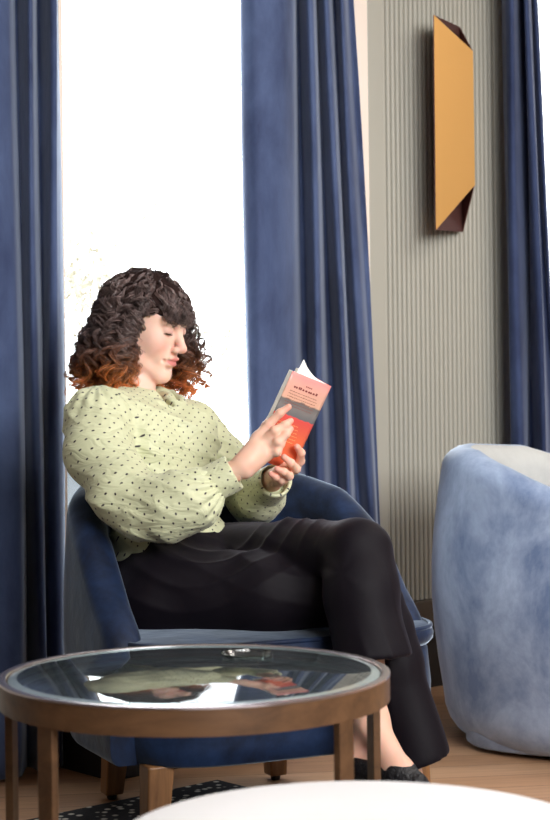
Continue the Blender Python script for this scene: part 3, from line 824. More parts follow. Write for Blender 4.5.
# joints (world points)
FT = np.array([.73, -.68, 0.]); SD = np.array([.68, .73, 0.])
PEL = VP(182, 578, 3.60); WAI = VP(166, 525, 3.66); CHE = VP(150, 455, 3.74)
SHR = VP(101, 415, 3.64); SHL = VP(192, 424, 3.88)
ELR = VP(142, 508, 3.45); WRR = VP(236, 471, 3.41); ELL = VP(256, 503, 3.84); WRL = VP(274, 479, 3.60)
HIR = VP(172, 588, 3.50); HIL = VP(206, 572, 3.68); KNR = VP(362, 592, 3.41); KNL = VP(364, 549, 3.33)
ANL = VP(372, 718, 3.24); HEL = VP(352, 762, 3.27); BAL = VP(400, 773, 3.17); TOL = VP(417, 783, 3.14)
ANR = VP(416, 803, 3.38); HER = VP(403, 832, 3.41); BAR = VP(438, 842, 3.31); TOR = VP(452, 847, 3.28)
HAND_R = dict(palm=[
    [(WRR+np.array([-.03, 0, -.012]), .024), (VP(243, 466, 3.41), .0215), (VP(256, 450, 3.42), .0205)],
    [(VP(243, 462, 3.41), .019), (VP(259, 438, 3.435), .0155)], [(VP(246, 470, 3.41), .018), (VP(264, 455, 3.425), .017)],
    [(VP(250, 460, 3.41), .019), (VP(264, 446, 3.43), .0165)]],
  fingers=[
    [(VP(258, 438, 3.435), .0125), (VP(269, 424, 3.435), .0100), (VP(280, 413, 3.430), .0085), (VP(288.5, 407, 3.430), .0070)],      # index
    [(VP(262, 444, 3.43), .0125), (VP(275, 431, 3.415), .0100), (VP(285, 425, 3.42), .0085), (VP(290.5, 421, 3.432), .0070)],
    [(VP(264, 450, 3.43), .0120), (VP(278, 442, 3.410), .0098), (VP(286, 434, 3.415), .0084), (VP(290.5, 429, 3.432), .0070)],
    [(VP(263, 456, 3.425), .0110), (VP(277, 452, 3.412), .0092), (VP(281, 444, 3.415), .0078), (VP(284, 439, 3.43), .0064)],
    [(VP(250, 452, 3.44), .0140), (VP(258, 437, 3.47), .0115), (VP(266, 426, 3.50), .0095), (VP(272, 416, 3.515), .0080)]])      # thumb behind the pages
HAND_L = dict(palm=[
    [(WRL+np.array([-.005, .03, 0]), .022), (VP(279, 476, 3.56), .0195), (VP(286, 468, 3.53), .018)],
    [(VP(276, 479, 3.56), .017), (VP(279, 473, 3.51), .015)], [(VP(282, 474, 3.56), .018), (VP(293, 466, 3.56), .016)]],
  fingers=[
    [(VP(294, 468, 3.56), .0120), (VP(300, 461, 3.545), .0100), (VP(301, 453, 3.52), .0085), (VP(297, 447, 3.502), .0072)],
    [(VP(290, 470, 3.54), .0115), (VP(296, 469, 3.510), .0095), (VP(291, 463, 3.482), .0082), (VP(284, 457, 3.475), .0068)],
    [(VP(284, 476, 3.53), .0110), (VP(289, 476, 3.490), .0092), (VP(284, 472, 3.468), .0080), (VP(277, 469, 3.465), .0066)],
    [(VP(278, 480, 3.53), .0100), (VP(281, 480, 3.495), .0085), (VP(276, 477, 3.475), .0074), (VP(271, 474, 3.47), .0062)],
    [(VP(288, 466, 3.56), .0135), (VP(286, 455, 3.585), .0110), (VP(284, 445, 3.585), .0092), (VP(283, 437, 3.58), .0078)]])
for h_ in (HAND_R, HAND_L): h_['chains'] = h_['palm']+h_['fingers']
body = build_body()

# ------------------------------------------------------------------ cloth materials
def blouse_mat():
    m, t, b = nt('dotted_blouse'); L = t.links.new
    uv = N(t, 'ShaderNodeUVMap', uv_map='cloth'); sep = N(t, 'ShaderNodeSeparateXYZ'); L(uv.outputs['UV'], sep.inputs[0])
    def mth(op, a, b_=None):
        n = N(t, 'ShaderNodeMath', operation=op)
        for i, q in enumerate((a, b_)):
            if q is None: continue
            if isinstance(q, (int, float)): n.inputs[i].default_value = q
            else: L(q, n.inputs[i])
        return n.outputs[0]
    # staggered lattice of small dots, pitch 20 mm
    P_ = 0.0265
    u = mth('DIVIDE', sep.outputs[0], P_); v = mth('DIVIDE', sep.outputs[1], P_)
    row = mth('FLOOR', mth('MULTIPLY', v, 2.0)); par = mth('MULTIPLY', mth('MODULO', mth('ABSOLUTE', row), 2.0), 0.5)
    fu = mth('SUBTRACT', mth('FRACT', mth('ADD', mth('ADD', u, par), 100.0)), 0.5)
    fv = mth('MULTIPLY', mth('SUBTRACT', mth('FRACT', mth('ADD', mth('MULTIPLY', v, 2.0), 100.0)), 0.5), 0.5)
    d = mth('SQRT', mth('ADD', mth('MULTIPLY', fu, fu), mth('MULTIPLY', fv, fv)))
    mr = N(t, 'ShaderNodeMapRange'); mr.inputs['From Min'].default_value = 0.060; mr.inputs['From Max'].default_value = 0.10
    mr.inputs['To Min'].default_value = 1; mr.inputs['To Max'].default_value = 0; L(d, mr.inputs['Value'])
    mx = N(t, 'ShaderNodeMix', data_type='RGBA'); mx.inputs[6].default_value = (*srgb(203, 206, 170), 1); mx.inputs[7].default_value = (*srgb(44, 36, 44), 1)
    L(mr.outputs[0], mx.inputs[0]); L(mx.outputs[2], b.inputs['Base Color'])
    b.inputs['Roughness'].default_value = 0.55; b.inputs['Sheen Weight'].default_value = 0.15
    tc = N(t, 'ShaderNodeTexCoord'); mp = N(t, 'ShaderNodeMapping'); mp.inputs['Scale'].default_value = (1, 1, 2.2); mp.inputs['Rotation'].default_value = (0.3, 0.6, 0.2)
    nz = N(t, 'ShaderNodeTexNoise', i_Scale=16.0, i_Detail=2.5, i_Distortion=1.4); bp = N(t, 'ShaderNodeBump'); bp.inputs['Strength'].default_value = 0.55; bp.inputs['Distance'].default_value = 0.012
    L(tc.outputs['Object'], mp.inputs['Vector']); L(mp.outputs['Vector'], nz.inputs['Vector']); L(nz.outputs['Fac'], bp.inputs['Height']); L(bp.outputs['Normal'], b.inputs['Normal'])
    return m
M['blouse'] = blouse_mat()
def cloth_uv(V, Q, bones):
    """flat cloth coordinates from the nearest bone: (arc, length) per face corner"""
    fc = V[Q].mean(1); best = np.full(len(Q), 1e9); uv = np.zeros((len(Q), 4, 2))
    for a, b, r, off in bones:
        a = np.array(a); b = np.array(b); ax = (b-a)/np.linalg.norm(b-a)
        e = np.array([0, 0, 1.]) if abs(ax[2]) < .75 else np.array([-.73, .68, 0.]); x = np.cross(ax, e); x /= np.linalg.norm(x); y = np.cross(x, ax)
        t, q, d = seg(fc, a, b); d = d-r+(3*np.maximum(d-.086, 0) if off is not None else 0); use = d < best; best = np.where(use, d, best)
        cv = V[Q[use]]-a; l = cv@ax
        if off is None:
            uv[use, :, 0] = cv@SD+.6*(cv@FT); uv[use, :, 1] = l; continue
        th0 = np.arctan2((fc[use]-a)@y, (fc[use]-a)@x)
        th = np.arctan2(cv@y, cv@x); dth = (th-th0[:, None]+PI) % (2*PI)-PI
        uv[use, :, 0] = (th0[:, None]+dth)*r+off; uv[use, :, 1] = l
    return uv.reshape(-1, 2)

# ------------------------------------------------------------------ blouse
def build_blouse():
    Fb = Field((-.64, 3.20, .50), (.16, 4.10, 1.03), .0042)
    AX = np.array([SD, FT*.98+np.array([0, 0, .17]), np.cross(SD, FT)])
    up = np.cross(SD, FT); up /= np.linalg.norm(up); up = np.abs(up)*np.array([0, 0, 1.])
    tl = (CHE-WAI)/np.linalg.norm(CHE-WAI); fw = np.cross(tl, SD); fw /= np.linalg.norm(fw)
    if fw@FT < 0: fw = -fw
    A = np.array([SD-(SD@tl)*tl, fw, tl]); A[0] /= np.linalg.norm(A[0])
    Fb.ell(CHE+tl*.0, (.155, .108, .165), A, .05); Fb.ell(WAI-tl*.02, (.135, .105, .13), A, .06)
    Fb.ell(PEL*.55+WAI*.45+fw*.01, (.145, .112, .07), A, .04)
    for sd in (1, -1): Fb.ell(CHE+fw*.070+SD*sd*.072+tl*.005, (.062, .058, .064), A, .05)
    Fb.cap(SHR+np.array([.03, 0, .0]), SHL+np.array([-.03, 0, 0]), .052, .050, .05)
    nb = VP(142, 401, 3.79); Fb.cap(SHR*.5+nb*.5+np.array([0, 0, -.03]), nb-np.array([0, 0, .022]), .05, .050, .03); Fb.cap(SHL*.5+nb*.5+np.array([0, 0, -.03]), nb-np.array([0, 0, .022]), .05, .050, .03)
    # near sleeve: puffed head, full upper arm, ballooning forearm
    p1 = VP(97, 422, 3.60); p2 = VP(99, 452, 3.54)
    Fb.ell(VP(96, 417, 3.60), (.070, .066, .060), None, .03); Fb.chain([p1, p2, VP(122, 492, 3.46), VP(144, 510, 3.43)], [.068, .072, .067, .062], .03)
    Fb.chain([VP(144, 510, 3.43), VP(170, 507, 3.41), VP(192, 500, 3.40), VP(203, 491, 3.405)], [.064, .066, .060, .036], .03)
    # far sleeve
    Fb.ell(VP(192, 424, 3.88), (.056, .056, .050), None, .03); Fb.chain([VP(194, 430, 3.88), VP(226, 466, 3.87), VP(254, 500, 3.83)], [.056, .058, .055], .03)
    Fb.chain([VP(256, 500, 3.83), VP(262, 495, 3.72), VP(268, 487, 3.66)], [.058, .052, .040], .03)
    # collar opening
    Fb.cap(nb+np.array([.006, -.006, .010]), nb+np.array([.01, -.01, .09]), .052, .060, .006, op='sub')
    Fb.cap(nb+np.array([.012, -.012, .03]), nb+np.array([.066, -.062, -.012]), .030, .012, .006, op='sub')
    V, Q = Fb.mesh(1)
    n = vnorm(V, Q); D = np.zeros(len(V))
    # sleeve: diagonal drag folds, fine gathers toward cuff and shoulder
    t, q, d = seg(V, p1, VP(144, 510, 3.43)); ws = np.clip(1-(d-.06)/.03, 0, 1)
    D += ws*(.014*crease(V, (.65, .2, .85), 78, 2, 1.5, .2)-.004)+ws*.003*noise(V, 40, 5)
    t2, q2, d2 = seg(V, VP(150, 510, 3.43), VP(203, 491, 3.405)); w2 = np.clip(1-(d2-.055)/.03, 0, 1)
    axx = (VP(203, 491, 3.405)-VP(150, 510, 3.43)); axx /= np.linalg.norm(axx); zz = np.array([0, 0, 1.])-axx*axx[2]; zz /= np.linalg.norm(zz); yy = np.cross(axx, zz)
    th = np.arctan2(q2@zz, q2@yy); g = (np.abs(np.sin(th*7+noise(V, 30, 8)))**.8-.5)
    D += w2*np.clip(t2*1.6-.6, 0, 1)*.011*g + w2*(1-np.clip(t2*1.6-.5, 0, 1))*.013*(crease(V, (.45, 0, .9), 85, 12, 1.3, .2)-.3)
    c0 = VP(97, 405, 3.60); dd = np.linalg.norm(V-c0, axis=1); ph = np.arctan2(V[:, 1]-c0[1], V[:, 0]-c0[0])
    D += np.exp(-(dd/.06)**2)*.006*np.sin(ph*13)
    wt = np.clip(1-ws-w2, 0, 1)
    D += wt*(.010*crease(V, (.45, .3, .9), 75, 21, 1.5, .2)+.002*noise(V, 34, 23))
    V = V+n*D[:, None]
    for _ in range(1): V = relax(V, Q, .3)
    bones = [(p1, VP(144, 510, 3.43), .056, 0), (VP(144, 510, 3.43), VP(203, 491, 3.405), .062, .3), (VP(202, 424, 3.9), VP(256, 500, 3.83), .050, .6),
             (VP(256, 500, 3.83), VP(268, 487, 3.66), .05, .8), (PEL, CHE+tl*.15, .125, None)]
    bl = fast_obj('blouse', V-WI, Q, M['blouse'], woman, uv=cloth_uv(V, Q, bones))
    # cuffs
    for a, b, r0, r1 in ((VP(202, 490, 3.41), VP(234, 472, 3.41), .0415, .0375), (VP(266, 489, 3.67), VP(275, 480, 3.605), .040, .038)):
        Fc = Field(np.minimum(a, b)-.06, np.maximum(a, b)+.06, .003); ax = (b-a)/np.linalg.norm(b-a)
        Fc.cap(a-ax*.01, b+ax*.03, r0, r1, 0); Fc.cap(a+ax*.005, b+ax*.08, r0-.006, r1-.006, 0, op='sub')
        Fc.cut(b, ax, region=(b, .12)); Fc.cut(a-ax*.004, -ax, region=(a, .12))
        v, q_ = Fc.mesh(1); nn = vnorm(v, q_); v = v+nn*(.0022*noise(v, 70, 31))[:, None]
        fast_obj('cuff', v-WI, q_, M['blouse'], bl, uv=cloth_uv(v, q_, [(a, b, r0, .1)]))
    # collar: soft standing band that falls open at the front
    nbx = nb+np.array([.006, -.006, 0]); pts = []; K = 60
    Vc = []
    for i in range(K+1):
        a = -2.75+5.5*i/K                         # angle from the back
        bd = -FT*math.cos(a)+SD*math.sin(a)
        e = abs(a)/2.75
        for j, (rr_, hz) in enumerate(((.060, -.020), (.0605, .012), (.062, .030), (.066, .037), (.072, .031), (.081, .008), (.088, -.010))):
            dr = -.038*e**2.2; fr = .016*e**3
            Vc.append(nbx+bd*(rr_+fr+.002*math.sin(7*a+j))+np.array([0, 0, hz+dr+.002*math.sin(11*a)])+np.array([.010, -.008, 0])*e)
    J = 7; Qc = np.array([(i*J+j, i*J+j+1, (i+1)*J+j+1, (i+1)*J+j) for i in range(K) for j in range(J-1)]); Vc = np.array(Vc)
    co = fast_obj('collar', Vc-WI, Qc, M['blouse'], bl, uv=cloth_uv(Vc, Qc, [(nb-np.array([0, 0, .1]), nb+np.array([0, 0, .1]), .07, 2)]))
    s_ = co.modifiers.new('thickness', 'SOLIDIFY'); s_.thickness = .003
    # buttons down the front
    bmt = plain('pale_button', srgb(196, 200, 168), 0.3)
    from mathutils.bvhtree import BVHTree
    bt = BVHTree.FromPolygons([Vector(p) for p in V], [tuple(int(i) for i in f) for f in Q])
    for k in range(4):
        o_ = CHE+tl*(.07-.055*k); hit = bt.ray_cast(Vector(o_+fw*.4), Vector(-fw))
        if hit[0] is None: continue
        p = np.array(hit[0]); nn = Vector(hit[1]); M_ = Matrix.Translation(Vector(p-WI)) @ nn.to_track_quat('Z', 'Y').to_matrix().to_4x4()
        mb = MB(); mb.lathe([(.0001, 0.0), (.0052, 0.0), (.0056, .0012), (.0048, .0022), (.0035, .0018), (.0001, .0018)], 16); mb.v = [M_ @ q_ for q_ in mb.v]
        mb.obj('button', bmt, bl, auto=40)
    return bl
build_blouse()

# ------------------------------------------------------------------ trousers
def trouser_mat():
    m, t, b = nt('dark_plum_trousers'); b.inputs['Base Color'].default_value = (*srgb(17, 13, 20), 1)
    b.inputs['Roughness'].default_value = 0.62; b.inputs['Sheen Weight'].default_value = 0.07; b.inputs['Sheen Tint'].default_value = (.75, .68, .9, 1); b.inputs['Sheen Roughness'].default_value = .4
    b.inputs['Specular IOR Level'].default_value = 0.14
    tc = N(t, 'ShaderNodeTexCoord'); nz = N(t, 'ShaderNodeTexNoise', i_Scale=30.0, i_Detail=4.0); bp = N(t, 'ShaderNodeBump'); bp.inputs['Strength'].default_value = .25; bp.inputs['Distance'].default_value = .004
    t.links.new(tc.outputs['Object'], nz.inputs['Vector']); t.links.new(nz.outputs['Fac'], bp.inputs['Height']); t.links.new(bp.outputs['Normal'], b.inputs['Normal'])
    return m
def build_trousers():
    Fb = Field((-.48, 3.05, .02), (.56, 3.98, .76), .0048)
    Fb.ell(PEL+np.array([-.01, .01, 0]), (.150, .145, .120), None, .04); Fb.cap(PEL, WAI*.4+PEL*.6, .135, .118, .03)
    # right leg (near thigh, lower)
    Fb.ell(VP(160, 600, 3.52), (.10, .11, .075), None, .04)
    Fb.chain([HIR+np.array([-.01, 0, -.005]), VP(268, 594, 3.44), KNR], [.094, .082, .067], .035)
    hr = VP(420, 759, 3.36); Fb.cap(KNR, VP(392, 660, 3.39), .065, .060, .03); Fb.cap(VP(392, 660, 3.39), hr, .061, .064, .03)
    Fb.cap(KNR, VP(386, 625, 3.40), .06, .055, .03)
    # left leg crossed over
    F2 = Field((-.48, 3.05, .02), (.56, 3.98, .76), .0048)
    F2.chain([HIL+np.array([0, 0, .01]), VP(290, 556, 3.50), KNL+np.array([-.015, 0, -.002])], [.095, .073, .063], .03)
    hl_ = VP(373, 658, 3.26); F2.cap(KNL+np.array([-.012, 0, -.004]), VP(362, 590, 3.30), .064, .074, .03); F2.cap(VP(361, 590, 3.30), hl_, .075, .080, .03)
    for G, c_, nrm_, rr_ in ((F2, hl_, (.08, -.1, -1), (.056, .070)), (Fb, hr, (.28, .1, -1), (.044, .055))):
        G.cut(c_, nrm_, region=(c_+np.array([0, 0, -.06]), np.array([.13, .13, .07])))
        G.cap(c_+np.array([-.002, 0, .03]), c_+np.array([0, 0, -.05]), rr_[0], rr_[1], 0, op='sub', m=.0)
    kk = .010; h = np.maximum(kk-np.abs(Fb.F-F2.F), 0)/kk; Fb.F = np.minimum(Fb.F, F2.F)-h*h*kk*.25
    V, Q = Fb.mesh(1)
    n = vnorm(V, Q)
    tk, qk, dk = seg(V, HIR, KNR); wk = np.clip(1.1-dk/.12, 0, 1)
    D = wk*(.013*crease(V, (.35, -.1, .95), 62, 41, 1.6, .15)-.003)+.002*noise(V, 26, 44)
    wst = VP(206, 512, 3.52); dh = np.linalg.norm(V-wst, axis=1)
    D += np.exp(-((dh-.15)/.11)**2)*.006*(1-np.abs(np.sin(dh*62+1.6*noise(V, 10, 47))))**1.5
    ts, qs, ds = seg(V, KNL, hl_); wsn = np.clip(1.15-ds/.10, 0, 1)*np.clip(ts*4, 0, 1)
    D += wsn*.009*(crease(V, (1, .5, .12), 75, 51, 1.2, .15)-.3)
    ts, qs, ds = seg(V, KNR, hr); wsn = np.clip(1.15-ds/.10, 0, 1)*np.clip(ts*3-.8, 0, 1)
    D += wsn*.009*(crease(V, (1, .5, .1), 75, 57, 1.2, .15)-.3)
    kp = KNL+np.array([-.05, 0, -.04]); dh = np.linalg.norm(V-kp, axis=1); ph = np.arctan2(V[:, 2]-kp[2], V[:, 0]-kp[0])
    D += np.exp(-(dh/.08)**2)*.002*np.sin(ph*6+noise(V, 14, 48))
    V = V+n*D[:, None]; V = relax(V, Q, .3)
    tr = fast_obj('trousers', V-WI, Q, trouser_mat(), woman)
    return tr
build_trousers()

# ------------------------------------------------------------------ shoes
def shoe(A, heel, ball, toe, other=None):
    sole = min(heel[2], ball[2], toe[2])
    Fs = Field(np.min([heel, ball, toe], 0)-.06, np.max([heel, ball, toe, A], 0)+.05, .0026)
    dn = np.array([0, 0, -.004])
    Fs.cap(heel+dn, ball+dn, .030, .031, .015); Fs.cap(ball+dn, toe+dn, .031, .024, .015)
    back = heel-(ball-heel)/np.linalg.norm(ball-heel)*.006; Fs.cap(heel+dn, back+np.array([0, 0, .018]), .028, .022, .012)
    # opening
    ax = (ball-heel)/np.linalg.norm(ball-heel); o1 = heel+ax*.010+np.array([0, 0, .045]); o2 = ball+ax*.004+np.array([0, 0, .040])
    Fs.cap(o1, o2, .030, .027, .006, op='sub', m=.02)
    Fs.cap(heel+np.array([0, 0, .002]), ball+np.array([0, 0, .002]), .0245, .0245, 0, op='sub', m=.0)
    v, q = Fs.mesh(1); nn = vnorm(v, q); v = v+nn*(.0006*noise(v, 200, 61))[:, None]
    m = plain('black_woven_shoe', srgb(20, 19, 24), 0.45, bump=0.9, bscale=170)
    o = fast_obj('shoe', v-WI, q, m, woman)
    return o
s1 = shoe(ANL, HEL, BAL, TOL); shoe(ANR, HER, BAR, TOR)

# ------------------------------------------------------------------ hair
def build_hair():
    def inv(p): return HA@(p-HC)
    r = np.random.default_rng(5)
    sc, sr = np.array([-.016, 0, .034]), np.array([.099, .079, .090])
    down = HA@np.array([0, 0, -1.])             # gravity in head space
    back = np.array([-1., 0, 0])
    strands = []; tone = []
    neck = HA@(VP(150, 400, 3.79)-HC)
    zsh = HC[2]
    def run(root, length, lift, kind, out):
        d = (root-sc)/sr; d /= np.linalg.norm(d)
        p = root.copy(); tg = (down*.7+back*.35) if kind != 'bang' else np.array([.9, 0, .0]); tg = tg-d*(tg@d); v = tg+d*.12
        v /= np.linalg.norm(v); pts = [p.copy()]; st = .006
        lastz = None
        for i in range(int(length/st)):
            v = v+down*.17
            q = (p-sc)/(sr*lift); rad = np.linalg.norm(q)
            nrm = q/sr; nrm /= np.linalg.norm(nrm); hgt = (p-sc)@(-down)
            if rad < 1: v = v+nrm*min(.4, (1-rad)*3.0)
            elif rad > 1.02 and hgt > -.01: v = v-nrm*.28*np.clip(hgt/.06+.2, 0, 1)
            if hgt < .02:                          # from the ears down: widen
                ax_ = sc+np.array([-.01, 0, 0]); hr = p-ax_; hr = hr-down*(hr@down); hn = np.linalg.norm(hr)
                if hn < out: v = v+hr/max(hn, 1e-6)*.10
                else: v = v-hr/hn*.10
            v /= np.linalg.norm(v); p = p+v*st; pts.append(p.copy())
        return np.array(pts)
    n = 0; tries = 0
    guides = []
    while n < 600 and tries < 6000:
        tries += 1
        d = r.normal(size=3)
        if r.random() < .16: d = np.array([r.uniform(.35, .8), r.uniform(-.7, .5), r.uniform(.5, .9)])      # fringe
        d /= np.linalg.norm(d)
        if d[2] < -.45: continue
        if d[0] > .62 and d[2] < .62: continue
        if d[0] > .25 and d[2] < .05: continue
        root = sc+sr*d
        bang = d[0] > .42 and d[2] > .5 and abs(d[1]) < .75
        L = r.uniform(.09, .135) if bang else r.uniform(.20, .285)
        if bang and r.random() < .1: continue
        lift = r.uniform(1.0, 1.10) if not bang else r.uniform(1.02, 1.12)
        far = d[1] > 0
        g = run(root, L, lift, 'bang' if bang else 'side', r.uniform(.085, .165))
        # stay clear of the near side of the face
        if not bang:
            x, y, z = g.T
            if far: 
                g[:, 0] += np.clip(-z, 0, .2)*r.uniform(.0, .38); g[:, 1] += np.clip(-z, 0, .2)*.06
                bad = (x > .03) & (np.abs(y) < .058) & (z < .03)
            else:
                fwd = np.clip(g[:, 0]-.016-np.clip(-g[:, 2]-.03, 0, .1)*.4, 0, 1)*(z < .045); g[:, 0] -= fwd*.85
                bad = (g[:, 0] > .040+np.clip(-g[:, 2]-.03, 0, .1)*.4) & (z < .012)
            if bad.any():
                k = int(np.argmax(bad)); 
                if k < 8: continue
                g = g[:k]
        else:
            bad = g[:, 2] < r.uniform(.018, .038) if g[0, 1] > -.06 else g[:, 2] < -.0
            if bad.any(): g = g[:max(6, int(np.argmax(bad)))]
        if (HC+g@HA)[:, 2].min() < 0.90: 
            k = int(np.argmax((HC+g@HA)[:, 2] < r.uniform(.905, .935))); g = g[:max(k, 6)] if k else g
        guides.append((g, bang)); n += 1
    TV = []; TQ = []; TT = []; base = 0
    for g, bang in guides:
        K = len(g); T = np.gradient(g, axis=0); T /= np.linalg.norm(T, axis=1)[:, None]
        ref = np.array([.3, .8, .5]); U = np.cross(T, ref); U /= np.linalg.norm(U, axis=1)[:, None]; W_ = np.cross(T, U)
        s = np.arange(K)*.006; pitch = r.uniform(.034, .056); ph = r.uniform(0, 6.28); sg = r.choice([-1, 1])
        amp = r.uniform(.009, .0165)*(1 if not bang else .75); lock = r.uniform(.65, 1.7)
        for j in range(r.integers(8, 12)):
            o1, o2 = r.normal(size=2)*.0018; pj = ph+r.normal()*.28; aj = amp*r.uniform(.75, 1.25)
            # resample finer so the curl is round
            m_ = K*2; tt = np.linspace(0, K-1, m_); ii = tt.astype(int).clip(0, K-2); fr = (tt-ii)[:, None]
            G = g[ii]*(1-fr)+g[ii+1]*fr; Uu = U[ii]*(1-fr)+U[ii+1]*fr; Ww = W_[ii]*(1-fr)+W_[ii+1]*fr; ss = tt*.006
            gr = np.clip(ss/.09, .10, 1); an = sg*2*PI*ss/pitch+pj+.6*np.sin(ss*40+pj)
            C = G+Uu*(np.cos(an)*aj*gr+o1*gr)[:, None]+Ww*(np.sin(an)*aj*gr+o2*gr)[:, None]
            C += r.normal(size=3)*.0012
            keep = m_-r.integers(0, max(1, m_//6)); C = C[:keep]; k_ = len(C)
            if (HC+C@HA)[:, 2].max() > r.uniform(1.222, 1.242): continue
            rad = np.interp(np.linspace(0, 1, k_), [0, .7, 1], [.0010, .0009, .0003])
            Tn = np.gradient(C, axis=0); Tn /= np.linalg.norm(Tn, axis=1)[:, None]; A1_ = np.cross(Tn, np.array([.2, .3, .93])); A1_ /= np.maximum(np.linalg.norm(A1_, axis=1), 1e-6)[:, None]; A2_ = np.cross(Tn, A1_)
            V = np.stack([C+(A1_*math.cos(a)+A2_*math.sin(a))*rad[:, None] for a in (0, 2.094, 4.189)], 1).reshape(-1, 3)
            i = np.arange(k_-1)[:, None]*3; q = []
            for e in range(3): q.append(np.c_[i+e, i+(e+1) % 3, i+3+(e+1) % 3, i+3+e])
            TV.append(V); TQ.append(np.concatenate(q)+base); base += len(V)
            wz = (HC+C@HA)[:, 2]; hh = 1-np.clip((wz-.955)/.115+r.normal()*.12, 0, 1); dy = r.uniform(.85, 1.2)*lock
            dark = np.array(srgb(114, 95, 92)); mid = np.array(srgb(134, 86, 60)); ora = np.array(srgb(226, 142, 70))
            h3 = hh[:, None]; c = np.where(h3 < .5, dark+(mid-dark)*h3*2, mid+(ora-mid)*(h3-.5)*2)*dy
            TT.append(np.repeat(c, 3, 0))
    V = np.concatenate(TV)@HA+HC; Q = np.concatenate(TQ); C = np.concatenate(TT)
    m, t, b = nt('curly_hair'); at = N(t, 'ShaderNodeVertexColor', layer_name='tone'); t.links.new(at.outputs['Color'], b.inputs['Base Color'])
    b.inputs['Roughness'].default_value = 0.28; b.inputs['Specular IOR Level'].default_value = 1.0; b.inputs['Specular Tint'].default_value = (1, 1, 1, 1)
    tr = N(t, 'ShaderNodeBsdfTranslucent'); t.links.new(at.outputs['Color'], tr.inputs[0]); mx = N(t, 'ShaderNodeMixShader'); mx.inputs[0].default_value = 0.35
    t.links.new(b.outputs[0], mx.inputs[1]); t.links.new(tr.outputs[0], mx.inputs[2]); t.links.new(mx.outputs[0], t.nodes['Material Output'].inputs['Surface'])
    ho = fast_obj('hair', V-WI, Q, m, woman, C)
    # scalp-hugging under layer
    Fh = Field(HC-np.array([.17, .15, .2]), HC+np.array([.14, .15, .16]), .004)
    Fh.ell(H(-.020, 0, .038), (.101, .081, .092), HA, .02)
    Fh.ell(H(-.055, 0, -.035), (.060, .074, .075), HA, .03)
    Fh.ell(H(.032, 0, .056), (.063, .063, .058), HA, .02)
    Fh.ell(H(.090, 0, -.045), (.085, .068, .086), HA, .012, op='sub')
    v, q = Fh.mesh(1); n_ = vnorm(v, q); v = v+n_*(.003*noise(v, 160, 71))[:, None]
    fast_obj('hair_under_layer', v-WI, q, plain('dark_under_hair', srgb(44, 32, 30), 0.9, bump=1.0, bscale=120, spec=0.05), woman)
build_hair()

